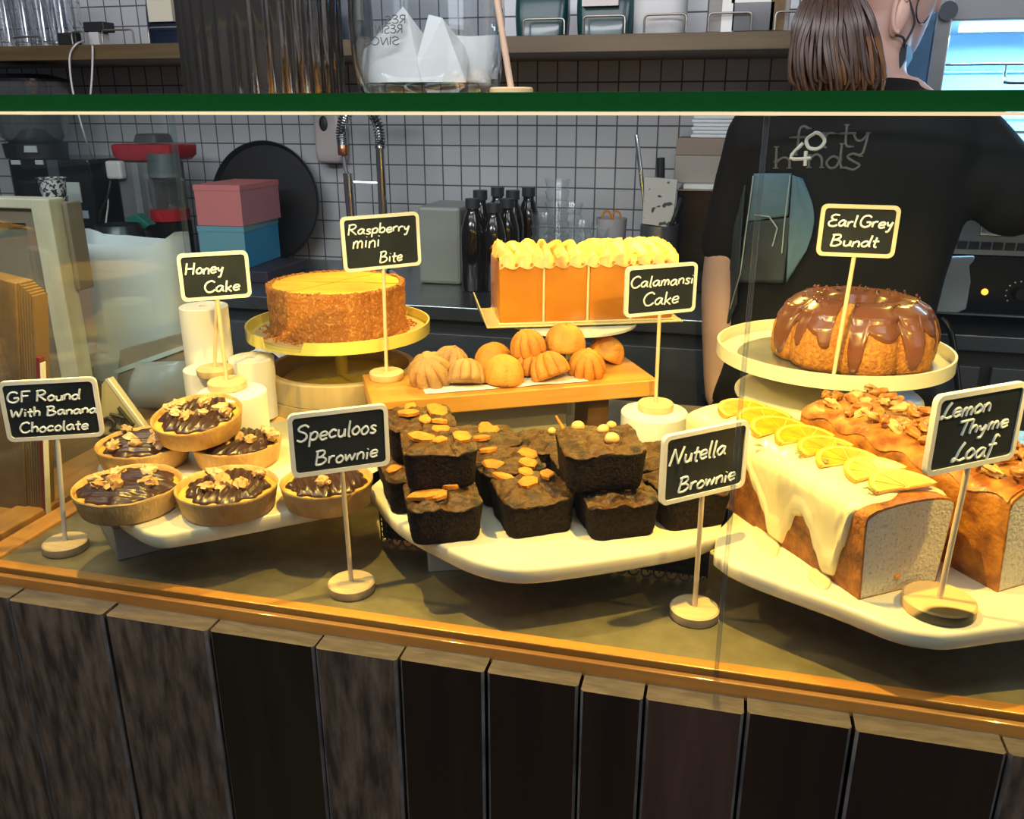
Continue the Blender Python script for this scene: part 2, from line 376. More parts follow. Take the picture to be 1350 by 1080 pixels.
# ------------------------------------------------------------------ glass case on the counter
case = thing('display_case', 'glass display case with a green-edged glass top standing on the plank counter', 'display case', (0, .9, FZ))
ce = (0, .9, FZ)
st = mat('scratched_steel_sheet', (.36, .32, .21), .47, .95, c2=(.55, .49, .34), scale=35, detail=10, lo=.3, hi=.75, bump=.12, bscale=70)
loc_off(MB().box((-.675, .612, .885), (.93, 1.26, FZ)), ce).build('steel_floor', st, case, False)
green = bpy.data.materials.new('green_glass_edge'); green.use_nodes = True
_b = green.node_tree.nodes['Principled BSDF']; _b.inputs['Base Color'].default_value = (.002, .030, .007, 1); _b.inputs['Roughness'].default_value = .12; _b.inputs['Coat Weight'].default_value = .5
_b.inputs['Transmission Weight'].default_value = 0.0
_tl = green.node_tree.nodes.new('ShaderNodeBsdfTranslucent'); _tl.inputs[0].default_value = (.01, .40, .06, 1)
_mx = green.node_tree.nodes.new('ShaderNodeMixShader'); _mx.inputs[0].default_value = .28
green.node_tree.links.new(_b.outputs[0], _mx.inputs[1]); green.node_tree.links.new(_tl.outputs[0], _mx.inputs[2])
green.node_tree.links.new(_mx.outputs[0], green.node_tree.nodes['Material Output'].inputs[0])
top_glass = glass_mat('top_glass', (.86, .95, .88), 1.0)
ZT0, ZT1 = 1.3192, 1.3312
g = MB(); x0, x1, y0, y1 = -.76, .93, .5925, 1.26
g.add([(x0,y0,ZT0),(x1,y0,ZT0),(x1,y1,ZT0),(x0,y1,ZT0),(x0,y0,ZT1),(x1,y0,ZT1),(x1,y1,ZT1),(x0,y1,ZT1)], [(3,2,1,0),(4,5,6,7)], 0)
g.add([(x0,y0,ZT0),(x1,y0,ZT0),(x1,y1,ZT0),(x0,y1,ZT0),(x0,y0,ZT1),(x1,y0,ZT1),(x1,y1,ZT1),(x0,y1,ZT1)], [(0,1,5,4),(1,2,6,5),(2,3,7,6),(3,0,4,7)], 1)
loc_off(g, ce).build('glass_top', [top_glass, green], case, False)
strip_m = mat('edge_strip_glow', (.62, .48, .30), .4, emit=((1.0, .70, .36), .55))  # lamp-lit lower glass edge, its brightness put in as emission
loc_off(MB().box((x0, .591, 1.3168), (x1, .602, 1.3190)), ce).build('glow_edge_strip', strip_m, case, False)
loc_off(MB().box((-.675, .5955, .8957), (.0162, .5985, 1.3165)), ce).build('front_pane', case_glass, case, False)
loc_off(MB().box((.0172, .5955, .8957), (.93, .5985, 1.3165)), ce).build('front_pane', case_glass, case, False)
loc_off(MB().box((-.703, .600, .904), (-.699, 1.02, 1.3165)), ce).build('side_pane', case_glass, case, False)
seal = glass_mat('clear_seal', (.80, .83, .85), 1.5, rough=.2, body=.03)
loc_off(MB().box((-.7045, 1.020, .904), (-.6975, 1.0235, 1.3165)), ce).build('pane_edge', seal, case, False)
loc_off(MB().box((.0150, .5948, .8957), (.0184, .5992, 1.3165)), ce).build('pane_joint', seal, case, False)
puck_e = mat('lamp_lens', (1, .8, .5), .4, emit=((1, .72, .36), 6))
for nm, lst, yy in (('front', FRONT_LAMPS, .655), ('rear', REAR_LAMPS, 1.235)):
    for i, lx in enumerate(lst):
        t = thing('puck_lamp', 'small round lamp under the glass top, number %s from the left along its %s edge' % (('one', 'two', 'three', 'four', 'five')[i], nm), 'lamp', (lx, yy, 1.3157), group='lamps under the glass top')
        MB().lathe([(.0, .0034), (.016, .0034), (.016, .0008), (.013, .0004)], 20).build('housing', chrome, t)
        MB().lathe([(.013, .0006), (.0, .0006)], 20).build('lens', puck_e, t)

# ================================================================== SIGNS
def sign(label, lines, corners, foot, foot_z, disc_r=.0215, frame=None, disc=True, stick_m=None, disc_m=None, yaw_max=50, th=.0045, pen=.0010, foot_to=None):
    """chalkboard card on a stick: the card stands upright above its foot, turned as in the photo"""
    B = atz(foot[0], foot[1], foot_z)
    cx = sum(c[0] for c in corners)/4; cy = sum(c[1] for c in corners)/4
    rr = ray(cx, cy); hd = Vector((-math.sin(YAW), math.cos(YAW), 0))
    t = Vector((B.x, B.y, 0)).dot(hd)/rr.dot(hd); C = rr*t; C.z += CAM_Z
    def quad(a):
        n = Vector((math.sin(a), -math.cos(a), 0)); out = []
        for c in corners:
            r = ray(*c); k = (C-Vector((0, 0, CAM_Z))).dot(n)/r.dot(n); out.append(Vector((0, 0, CAM_Z))+r*k)
        return out
    best = None
    for i in range(-yaw_max, yaw_max+1):
        q = quad(R(i)+YAW); e = abs(q[0].z-q[1].z)+abs(q[3].z-q[2].z)
        if best is None or e < best[0]: best = (e, R(i)+YAW, q)
    _, a, q = best
    cen = (q[0]+q[1]+q[2]+q[3])/4; X = ((q[1]-q[0])+(q[2]-q[3])); X.normalize(); Z = ((q[0]-q[3])+(q[1]-q[2])); Z = (Z-X*Z.dot(X)).normalized(); Y = Z.cross(X)
    W = ((q[1]-q[0]).length+(q[2]-q[3]).length)/2; H = ((q[0]-q[3]).length+(q[1]-q[2]).length)/2
    Mx = Matrix((X, Y, Z)).transposed()
    T = lambda u, v, d: cen+Mx@Vector((u, d, v))-B      # card coordinates, d>0 is behind the face
    root = thing('chalkboard_sign', label, 'sign', B)
    fm = frame or frame_white
    def rrp(w_, h_, r_): return rr_outline(w_, h_, r_, 4)
    fr = MB(); o1 = rrp(W, H, .006); o2 = rrp(W-.0075, H-.0075, .0035)
    n = len(o1)
    rings = [[T(x, y, th/2) for x, y in o1], [T(x, y, -th/2) for x, y in o1], [T(x, y, -th/2) for x, y in o2], [T(x, y, -th/2+.0014) for x, y in o2]]
    fr.loft(rings, 0, True, False); fr.build('card_frame', fm, root, True, angle=30)
    MB().loft([[T(x, y, -th/2+.0013) for x, y in o2], [T(x, y, -th/2+.0016) for x, y in o2]]).build('chalkboard', slate, root, False)
    tx = MB()
    for txt, u0, u1, v, cap in lines:
        for s in strokes(txt, (u0-.5)*W, (u1-.5)*W, (.5-v)*H, cap*H):
            pp = [T(p.x, p.y, -th/2+.0010) for p in s]
            tx.tube(pp, pen, 6)
    tx.build('lettering', chalk, root)
    bot = T(0, -H/2+.002, .0)
    f0 = Vector((0, 0, .008)) if disc else Vector((0, 0, 0))
    if foot_to is not None: f0 = Vector(foot_to)-B
    MB().tube([f0, bot], .0022, 10).build('stick', stick_m or pale_wood, root)
    if disc:
        r = disc_r
        MB().lathe([(0, .0001), (r-.001, .0001), (r, .0015), (r, .0085), (r-.0015, .0098), (0, .0098)], 32).build('base_disc', disc_m or disc_wood, root)
    return root
sign('chalkboard sign reading GF Round with Banana Chocolate, at the left corner of the case', [('GF Round', .06, .80, .35, .17), ('With Banana', .07, .95, .59, .15), ('Chocolate', .13, .83, .86, .17)],
     [(0,503),(128,497),(137,574),(8,583)], (88,724), FZ, stick_m=mat('painted_stick', (.70, .66, .58), .5))
sign('chalkboard sign reading Speculoos Brownie, before the tarts', [('Speculoos', .06, .86, .44, .25), ('Brownie', .22, .86, .84, .22)],
     [(377,547),(509,532),(515,612),(386,630)], (464,778), FZ)
sign('chalkboard sign for the hazelnut brownies, turned sideways on the steel floor', [('Nutella', .08, .72, .44, .24), ('Brownie', .18, .86, .86, .21)],
     [(870,577),(983,553),(983,640),(873,665)], (915,812), FZ)

# ================================================================== MARBLE BOARDS AND RISERS
BZ0, BZ1 = .945, .960
def board(label, ctrl, grp='marble serving boards'):
    c = sum((Vector((p[0], p[1], 0)) for p in ctrl), Vector())/len(ctrl)
    root = Vector((c.x, c.y, BZ0))
    out = catmull([(p[0]-c.x, p[1]-c.y, 0) for p in ctrl], 4, True)
    z1 = BZ1-BZ0; rings = []
    cc = Vector((0, 0, 0))
    for s, z in ((.985, 0), (1.0, .003), (1.0, z1-.004), (.994, z1-.001), (.982, z1)):
        rings.append([((p.x)*s, (p.y)*s, z) for p in out])
    o = MB().loft(rings).build('serving_board', marble, None, True, angle=50); o.location = root
    return tag(o, label, 'serving board', grp)
def A(x, y): return atz(x, y, BZ0+.002)
bl = [A(150,686), A(172,706), A(205,721), A(250,717), A(380,692), A(468,673), A(497,655), (-.335,.80,0), (-.40,.90,0), (-.47,.93,0), (-.56,.86,0), (-.64,.79,0), (-.645,.735,0), (-.60,.68,0)]
board('cream marble board under the chocolate tarts', bl)
bm_ = [A(497,672), A(525,705), A(578,735), A(625,757), A(678,768), A(740,764), A(860,745), A(928,730), A(955,712), (.028,.79,0), (.0,.86,0), (-.06,.93,0), (-.14,.93,0), (-.25,.86,0), (-.335,.80,0), (-.345,.755,0)]
bmid = board('cream marble board under the brownies', bm_)
br_ = [A(941,735), A(948,752), A(985,772), A(1100,815), A(1175,845), A(1225,855), A(1262,855), A(1350,843), (.40,.70,0), (.46,.78,0), (.44,.86,0), (.36,.96,0), (.28,1.0,0), (.18,.97,0), (.08,.88,0), (.02,.80,0)]
br_ = [Vector(p) for p in br_]
board('cream marble board under the two loaf cakes', br_)
box_grey = mat('grey_card_riser', (.30, .27, .24), .45, c2=(.36, .33, .30), scale=10)
box_white = mat('white_stone_riser', (.58, .55, .48), .4, c2=(.48, .45, .40), scale=9)
def riser(label, p, w_, d_, rz, m, z1=BZ0):
    t = thing('riser_box', label, 'riser', (p.x, p.y, FZ), rz)
    MB().box((0, 0, 0), (w_, d_, z1-FZ-.010)).build('box_body', m, t, False, bevel=.0012)
    MB().box((-.001, -.001, z1-FZ-.0098), (w_+.001, d_+.001, z1-FZ)).build('box_lid', m, t, False, bevel=.0012)
    return t
riser('grey riser box under the left corner of the tart board', atz(156,740,FZ), .085, .10, R(48), box_grey)
riser('pale stone riser box under the front of the brownie board', atz(565,755,FZ), .12, .036, R(22), box_white)
riser('grey riser box under the front of the loaf board', atz(1066,806,FZ), .17, .10, R(25), box_grey)
tray_m = mat('black_mesh_plastic', (.014, .012, .011), .6)
t = thing('mesh_tray', 'black mesh tray with a scalloped lower rim, on the steel floor between the boards', 'tray', (-.02, .735, FZ))
mb = MB()
for i in range(60):
    x = -.30+i*.0055
    mb.tube([(x, 0, .006), (x, -.003, .042)], .0009, 4)
for k in range(6): mb.tube([(-.30, -.0015-.0004*k, .010+k*.006), (.025, -.0015-.0004*k, .010+k*.006)], .0009, 4)
mb.build('mesh_side', tray_m, t)
mb = MB().tube([(-.30, -.003, .042), (.025, -.003, .042)], .002, 6); mb.box((-.30, .0, .030), (.025, .012, .034)); mb.box((-.30, .003, .006), (.025, .006, .030))
mb.build('tray_rim', tray_m, t)
sc = MB()
for i in range(27): sc.tube([(-.296+i*.012+.005*math.cos(a), -.001, .006-.005*math.sin(a)) for a in [math.pi*j/6 for j in range(7)]], .0011, 5)
sc.build('scalloped_rim', mat('grey_plastic_rim', (.12, .11, .10), .4), t)

# ================================================================== BROWNIES
b_side = mat('brownie_crumb', (.0055, .0035, .0027), .9, spec=.15, c2=(.030, .018, .012), scale=300, detail=8, lo=.35, hi=.75, bump=1.0, bscale=420)
b_top = mat('brownie_crust', (.060, .026, .008), .45, spec=.3, c2=(.016, .008, .004), scale=60, detail=12, lo=.36, hi=.64, bump=1.0, bscale=210, third=(.47, (.092, .042, .012)))
biscuit = mat('speculoos_biscuit', (.60, .225, .020), .75, c2=(.44, .14, .014), scale=90, detail=8, bump=.6, bscale=200)
hazel = mat('hazelnut_cream', (.72, .48, .20), .5, c2=(.60, .32, .09), scale=50)
crumb_pale = mat('nut_crumb', (.45, .30, .15), .7)
def cake_block(w_, d_, h, r=.011, taper=.90, dome=.006, rough=.0020, seed=0, crack=.0036):
    """tapered rounded block: sides slot 0, risen cracked top slot 1"""
    mb = MB(); rings = []; ms = []
    base = rr_outline(1, 1, .5, 1)
    def ring(s, z, grow=0, k=16):
        o = rr_outline(w_*s, d_*s, min(r*s, .49*w_*s, .49*d_*s), 5)
        # add points along straight edges
        res = []
        n = len(o)
        for i in range(n):
            a = Vector((*o[i], 0)); b = Vector((*o[(i+1) % n], 0)); m_ = k if i % 6 == 5 else 1
            for j in range(m_): res.append(a+(b-a)*j/m_)
        return [(p.x, p.y, z) for p in res]
    zs = [0, .05, .25, .5, .75, .92]
    for q in zs:
        s = taper+(1-taper)*q; rg = []
        for x, y, z in ring(s*(.97 if q == 0 else 1), h*q):
            n_ = nz(x+seed, y, z, 160)*.0009+nz(x+seed*2, y, z, 60)*.0009
            l = math.hypot(x, y); rg.append((x*(1+n_/l), y*(1+n_/l), z))
        rings.append(rg); ms.append(0)
    for s in (1.01, 1.0, .97, .93, .885, .84, .79, .74, .69, .64, .585, .53, .475, .42, .36, .30, .24, .18, .12, .05):
        rg = []
        for x, y, z in ring(s, 0):
            ex = 1-max(abs(x)/(w_/2), abs(y)/(d_/2)); dz = dome*(1-(1-max(0, ex))**2.4)
            zz = h*(.97 if s > 1 else 1)+dz+rough*2*nz(x+seed, y+seed*.7, 0, 45)+rough*nz(x, y+seed, 0, 140)+rough*.6*nz(x, y, seed, 300)
            c = abs(nz(x+seed*1.3, y-seed, 0, 38)); zz -= crack*max(0, 1-c/.10)*(.3+.7*min(1, ex*5))
            rg.append((x, y, zz))
        rings.append(rg); ms.append(1)
    ms[5] = 0
    mb.loft(rings, ms=ms)
    def top(x, y):
        ex = 1-max(abs(x)/(w_/2), abs(y)/(d_/2)); dz = dome*(1-(1-max(0, ex))**2.4)
        return h+dz+rough*2*nz(x+seed, y+seed*.7, 0, 45)
    return mb, top
def shard(c, sx, sy, sz, rz, tilt, seed, mb):
    rnd = random.Random(seed); n = 7; o = []
    for i in range(n):
        a = 2*math.pi*i/n+rnd.uniform(-.25, .25); k = rnd.uniform(.75, 1.15); o.append(Vector((sx*k*math.cos(a), sy*k*math.sin(a), 0)))
    M = Euler((tilt[0], tilt[1], rz)).to_matrix(); c = Vector(c)
    r0 = [c+M@(p*.95+Vector((0, 0, -sz))) for p in o]; r1 = [c+M@(p+Vector((0, 0, sz*.4))) for p in o]; r2 = [c+M@(p*.8+Vector((0, 0, sz+rnd.uniform(-.3, .3)*sz))) for p in o]
    return mb.loft([r0, r1, r2])
BR = R(29); BU = Vector((math.cos(BR), math.sin(BR), 0)); BV = Vector((-math.sin(BR), math.cos(BR), 0))
def brownie(label, c, rz, size, kind, bits, seed, group):
    w_, d_, h = size
    t = thing('brownie', label, 'brownie', c, rz, group)
    mb, top = cake_block(w_, d_, h, seed=seed)
    mb.build('cake_body', [b_side, b_top], t, True, angle=60)
    for i, (u, v, s) in enumerate(bits):
        x, y = u*w_/2, v*d_/2; z = top(x, y); rnd = random.Random(seed*31+i)
        if kind == 'biscuit':
            shard((x, y, z+.0010), .0122*s, .0095*s, .0022, rnd.uniform(0, 3), (rnd.uniform(-.25, .25), rnd.uniform(-.25, .25)), seed*17+i, MB()).build('biscuit_piece', biscuit, t, True, angle=30)
        else:
            MB().blob((x, y, z+.0022), (.0058*s, .0050*s, .0048*s), seed+i, .06, 1, 12, 8).build('hazelnut', hazel, t)
    return t
BS = (.066, .066, .034)
TOPZ = BZ1+.0415
def row(L, Rr, z, back=0, w_=None):
    a = atz(*L, z); b = atz(*Rr, z); m = (a+b)/2; return m+BV*(.033+back), math.atan2(b.y-a.y, b.x-a.x)
GS = 'brownies topped with biscuit'; GN = 'brownies topped with hazelnuts'
c, a = row((546,725), (640,712), BZ1)
brownie('biscuit-topped brownie at the front left of the stack, large orange crumb patch on top', c, R(26), BS, 'biscuit', [(-.50, -.35, 1.55), (-.25, -.50, .9), (.25, -.05, .9)], 1, GS)
brownie('biscuit-topped brownie low behind the front left one, mostly hidden by the stack', c+BV*.0685+BU*-.012, R(31), BS, 'biscuit', [(-.7, -.3, .7)], 2, GS)
brownie('biscuit-topped brownie at the rear of the left column, under the upper pair', c+BV*.137+BU*-.012, R(28), BS, 'biscuit', [], 3, GS)
c3 = atz(541,652,TOPZ); c3 = c3+BU*.032+BV*.034
brownie('biscuit-topped brownie stacked on top, front one of the upper pair with dark torn face', c3, R(24), BS, 'biscuit', [(-.4, -.1, 1.1), (0, -.35, .6), (.62, -.15, 1.1), (.1, .5, .8)], 4, GS)
brownie('biscuit-topped brownie stacked on top, rear one of the upper pair', c3+BV*.068+BU*-.006, R(26), BS, 'biscuit', [(-.35, -.1, 1.1), (.5, .1, 1.2), (.1, -.6, .7), (.5, -.65, .8), (-.2, .7, .8)], 5, GS)
c, a = row((671,717), (757,701), BZ1)
brownie('biscuit-topped brownie at the front of the middle column, beside the hazelnut ones', c, R(31), BS, 'biscuit', [(-.15, -.1, 1.05), (.55, .3, .9), (-.6, .7, .9), (.1, .75, .8)], 6, GS)
brownie('biscuit-topped brownie second in the middle column', c+BV*.068+BU*-.006, R(30), BS, 'biscuit', [(-.6, -.5, 1.0), (-.4, .55, .9), (.7, .1, .9), (.45, -.75, .8)], 7, GS)
brownie('biscuit-topped brownie at the rear of the middle column', c+BV*.137+BU*-.010, R(28), BS, 'biscuit', [(-.3, -.55, .9), (.1, .1, 1.2), (.1, .65, .9)], 8, GS)
c, a = row((786,719), (868,706), BZ1)
brownie('hazelnut brownie at the front of the stack with three nuts on top', c, R(27), BS, 'nut', [(-.42, -.22, 1.05), (.12, .02, .9), (.22, -.25, 1.05)], 9, GN)
brownie('hazelnut brownie under the raised one, behind the front brownie', c+BV*.069, R(29), BS, 'nut', [], 10, GN)
brownie('hazelnut brownie at the rear left, partly behind the raised one', c+BV*.137+BU*-.020, R(24), BS, 'nut', [(.1, .1, .8)], 11, GN)
c6 = atz(757,655,TOPZ)+BU*.036+BV*.036
c4, a = row((884,709), (958,690), BZ1)
brownie('hazelnut brownie at the right end, behind the small sign', c4, R(30), BS, 'nut', [], 12, GN)
brownie('hazelnut brownie behind the right end one, one nut showing beside the sign', c4+BV*.069+BU*-.004, R(29), BS, 'nut', [(-.45, .45, 1.0)], 13, GN)
t = brownie('large hazelnut brownie raised on top of the others, with four nuts', c6, R(20), (.074, .072, .036), 'nut', [(-.45, .55, 1.1), (.12, .25, .95), (.2, -.45, 1.15), (.45, .8, .85)], 14, GN)
MB().tube([(-.030, .022, .040), (-.036, .030, .050)], [.0016, .0010], 6).build('biscuit_sliver', biscuit, t)

# ================================================================== TARTS
crust = mat('tart_crust', (.66, .44, .18), .6, c2=(.46, .23, .06), scale=60, detail=10, lo=.35, hi=.75, bump=.6, bscale=240, stretch=(1, 1, .5))
fill = mat('tart_filling', (.60, .28, .035), .7, c2=(.72, .42, .07), scale=60, bump=.9, bscale=150)
choc = mat('chocolate_cream', (.036, .014, .010), .30, c2=(.052, .022, .015), scale=18)
walnut = mat('walnut', (.55, .34, .15), .6, c2=(.70, .54, .33), scale=70, lo=.4, hi=.7, bump=.6, bscale=180)
walnut_d = mat('walnut_toasted', (.45, .22, .075), .55, c2=(.60, .36, .15), scale=70, bump=.6, bscale=180)
def tart(label, c, rz, seed, nuts, tilt=(0, 0), r=.049, sweep=0.0, cover=.80):
    t = thing('tart', label, 'tart', c, 0, 'round chocolate tarts', rot=(tilt[0], tilt[1], rz))
    MB().lathe([(0, 0), (r*.86, 0), (r*.90, .002), (r*.985, .0205), (r*1.0, .0225), (r*.985, .0238), (r*.955, .0225), (r*.935, .0170), (0, .0165)], 48,
               fn=lambda q, z, a, i: (q*(1+.010*nz(math.cos(a)*2, math.sin(a)*2, seed)), z+.0015*nz(math.cos(a)*2.2, math.sin(a)*2.2, seed+3) if z > .01 else z)).build('crust', crust, t, True, angle=50)
    MB().lathe([(r*.935, .0175), (r*.86, .0195), (r*.6, .0205), (r*.3, .021), (0, .021)], 40, fn=lambda q, z, a, i: (q, z+.0018*nz(q*math.cos(a), q*math.sin(a), seed, 130))).build('filling', fill, t)
    mb = MB(); nr, na = 34, 120; rnd = random.Random(seed); ph = rnd.uniform(0, 6)
    rings = []
    for i in range(nr+1):
        ring = []
        for j in range(na):
            a = 2*math.pi*j/na
            sc = cover*(1+.05*math.cos(9*a+ph)+.09*nz(math.cos(a)*1.3, math.sin(a)*1.3, seed)+.03*math.cos(17*a))
            q = r*sc*min(1, i/(nr-1.0)); x, y = q*math.cos(a), q*math.sin(a)
            wv = x+sweep*y*y/r+.003*nz(x, y, seed, 30)
            rid = .5+.5*math.cos(wv*2*math.pi/.0070); f = 1-min(1, i/(nr-1.0))**5
            z = .0212+(.0046+.0036*rid**.7)*f+.0010*nz(x, y, seed+2, 40)*f
            if i == nr: z = .0188
            ring.append((x, y, z))
        rings.append(ring)
    mb.loft(rings[::-1], 0, False, True); mb.build('chocolate_swirl', choc, t, True, angle=80)
    for i, (u, v, s, m_) in enumerate(nuts):
        v -= .20
        x, y = r*(u*math.cos(rz)+v*math.sin(rz)), r*(-u*math.sin(rz)+v*math.cos(rz)); rot = Euler((rnd.uniform(-.5, .5), rnd.uniform(-.5, .5), rnd.uniform(0, 3))).to_matrix()
        MB().blob((x, y, .0288), (.0085*s, .0062*s, .0050*s), seed*7+i, .34, 2.2, 14, 10, rot=rot).build('walnut_piece', (walnut, walnut_d)[m_], t)
    return t
TZ = BZ1
def tc(x, y, z): p = atz(x, y, z+.0225); return Vector((p.x, p.y, z))
tart('chocolate tart at the front left, smooth scalloped chocolate, overhanging the board corner', tc(168,639,TZ+.001), R(100), 21, [(-.55,.0,.8,0),(-.38,.42,.9,0),(.18,.62,1.1,0),(.5,.15,1.0,1),(-.1,-.08,1.5,1),(-.3,-.2,.9,1)], r=.0495, cover=.84)
tart('chocolate tart at the front right of the board, ridges fanned towards the front', tc(299,640,TZ+.001), R(18), 22, [(-.32,.36,1.05,0),(.06,.0,1.35,1),(-.12,-.22,.95,1),(.42,.08,1.0,1),(.5,.62,.85,1)], r=.0475, sweep=.3)
tart('chocolate tart in the middle row at the left, straight side-to-side ridges', tc(189,583,TZ+.001), R(108), 23, [(-.62,.5,.95,0),(.15,.6,1.2,1),(-.2,.05,.9,0),(-.28,-.42,1.1,0),(.1,-.2,.9,1),(.42,.05,1.2,0),(.62,-.02,1.0,0)], r=.0485)
tart('chocolate tart in the middle row at the right, dark curved ridges', tc(312,581,TZ+.001), R(12), 24, [(-.55,.1,.95,0),(-.08,.2,.95,1),(.12,.1,.95,1),(.42,.05,.95,1),(.62,.58,.95,0),(.85,.35,1.05,0),(-.1,-.2,1.0,1)], r=.0475, sweep=.5)
tart('chocolate tart lying tilted on top of the two middle tarts', tc(262,544,TZ+.034), R(15), 25, [(-.5,.35,.9,0),(-.62,.2,.8,0),(.02,.55,1.0,0),(.55,.35,.9,0),(.3,.05,.85,0),(-.35,-.05,.85,0),(-.02,-.15,1.0,1),(.75,.2,1.0,0)], tilt=(R(9), R(-3)), r=.047, sweep=.3)
tart('chocolate tart half hidden behind the Speculoos sign', tc(431,633,TZ+.001), R(40), 26, [(-.3,.3,1.0,0),(.1,-.2,1.0,1)], r=.0445)
# ================================================================== LOAF CAKES
loaf_crust = mat('loaf_crust', (.44, .15, .018), .55, c2=(.17, .045, .007), scale=85, detail=12, lo=.33, hi=.68, bump=1.0, bscale=300)
loaf_crust_b = mat('banana_loaf_crust', (.52, .20, .022), .42, c2=(.18, .05, .008), scale=48, detail=12, lo=.36, hi=.66, bump=1.0, bscale=160)
crumb_cut = mat('loaf_crumb', (.60, .54, .44), .85, c2=(.40, .33, .25), scale=330, detail=6, lo=.53, hi=.72, bump=1.0, bscale=330)
icing = mat('lemon_icing', (.80, .70, .43), .22, coat=.3, c2=(.76, .65, .36), scale=12)
rind = mat('orange_rind', (.72, .24, .006), .35, c2=(.76, .32, .02), scale=60)
pith = mat('orange_pith', (.82, .55, .12), .4)
flesh = mat('orange_flesh', (.66, .22, .002), .25, c2=(.78, .33, .006), scale=70, stretch=(1, 1, 1), coat=.4)
thyme = mat('thyme_leaf', (.10, .12, .03), .6, c2=(.16, .18, .05), scale=80)
pecan = mat('pecan', (.28, .085, .014), .4, c2=(.46, .19, .04), scale=90, bump=.5, bscale=180)
pecan_p = mat('pecan_pale', (.56, .38, .16), .5, c2=(.40, .20, .06), scale=90, bump=.5, bscale=180)
PL = atz(1128, 792, BZ1); PR = atz(1238, 766, BZ1)
LRZ = math.atan2(PR.y-PL.y, PR.x-PL.x)+R(.5); LW = (PR-PL).length
LL, LH = .246, .071
def loaf_section(w_, h, bulge=.006, n=9):
    """cross section from bottom left up over the rounded top to bottom right (x, z)"""
    wb, wt = w_*.5, w_*.565
    p = [(-wb, 0), (-wb-.25*(wt-wb), h*.25), (-wb-.55*(wt-wb), h*.5), (-wb-.85*(wt-wb), h*.75), (-wt, h*.93), (-wt*.985, h*.985)]
    top = [(-wt*.985*math.cos(math.pi*i/(n+1)), h*.985+bulge*math.sin(math.pi*i/(n+1))) for i in range(1, n+1)]
    return p+top+[(-x, z) for x, z in p[::-1]]
def loaf(label, org, rz, w_, l_, h, crust_m, seed, bulge=.008):
    """local frame: x across, y along the loaf away from the cut face, origin at the centre of the cut face's foot"""
    t = thing('loaf_cake', label, 'loaf cake', org, rz)
    s = loaf_section(w_, h, bulge); ny = 40; rings = []
    for i in range(ny+1):
        y = l_*i/ny; e = 1 if i < ny-1 else (.985 if i == ny-1 else .955)
        yy = y if i < ny else y-.001
        rings.append([(x*e*(1+.5*nz(x*1.0+seed, y, z, 40)*.03), yy, z*(1 if i < ny-1 else .99)+(.0022*nz(x, y, seed, 45) if z > h*.6 else 0)) for x, z in s])
    MB().loft(rings, 0, False, True).build('crust', crust_m, t, True, angle=60)
    # rough, slightly sunken cut face
    k = [.965, .93, .75, .5, .25, .05]; cz = h*.48; rg = [[(x, 0, z) for x, z in s]]
    for f in k: rg.append([(x*f, -.0004+.0010*nz(x*f, z, seed, 170), cz+(z-cz)*f) for x, z in s])
    MB().loft(rg, 0, False, True, ms=[1, 0, 0, 0, 0, 0]).build('cut_face', [crumb_cut, crust_m], t, True, angle=70)
    return t, s
lemon, LS = loaf('lemon loaf with pale icing and eight orange slices, cut end to the front', (PL+PR)/2, LRZ, LW*.93, LL, LH, loaf_crust, 3)
def sec_pt(s, u, off=0):
    """point along a section by arc length 0..1 with outward offset"""
    L = [0]
    for a, b in zip(s, s[1:]): L.append(L[-1]+math.hypot(b[0]-a[0], b[1]-a[1]))
    d = u*L[-1]
    for i in range(len(s)-1):
        if d <= L[i+1] or i == len(s)-2:
            f = (d-L[i])/(L[i+1]-L[i]); a, b = s[i], s[i+1]; tx, tz = b[0]-a[0], b[1]-a[1]; q = math.hypot(tx, tz)
            return (a[0]+tx*f-tz/q*off, a[1]+tz*f+tx/q*off)
# icing: covers the top, runs down the left side in tongues
tot = sum(math.hypot(b[0]-a[0], b[1]-a[1]) for a, b in zip(LS, LS[1:]))
side = LH/tot
DRIP = ((0, .05), (.05, .12), (.085, .50), (.12, .93), (.165, .985), (.20, .80), (.235, .55), (.275, .42), (.315, .46), (.35, .72), (.385, .975), (.445, .98), (.475, .72), (.53, .50), (.58, .28), (.615, .17), (.66, .16), (.70, .30), (.78, .44), (.88, .40), (1.02, .55))
def drip(y):
    """how far the icing reaches down the left side (0 = edge of top, 1 = board)"""
    v = y/LL
    for (a, ka), (b, kb) in zip(DRIP, DRIP[1:]):
        if v <= b or b == DRIP[-1][0]:
            t = max(0, min(1, (v-a)/(b-a))); t = t*t*(3-2*t); return ka+(kb-ka)*t
ic = MB(); nyi, nu = 110, 44; rings_t = []; 
def icing_pt(v, q, off):
    y = LL*(.045+.965*v)+.0045*math.sin(q*9+2)*(1-v)
    ul = side*(1-drip(y)); ur = 1-side*(.80+.10*math.sin(y*120))
    u = ul+(ur-ul)*q
    e = min(1, q/.05, (1-q)/.05, v/.02, (1-v)/.015+.2); e = max(0, e)**.5
    th = .0028*e+.0006*nz(y, q, 1, 14)+(.0014 if q < .12 else 0)*e
    x, z = sec_pt(LS, u, off+th if off == 0 else .0002); 
    return (x, min(y, LL+.002), max(z, .0006))
ic.grid(lambda a, b: icing_pt(a, b, 0), nyi, nu); ic.build('icing', icing, lemon, True, angle=80, weld=False)
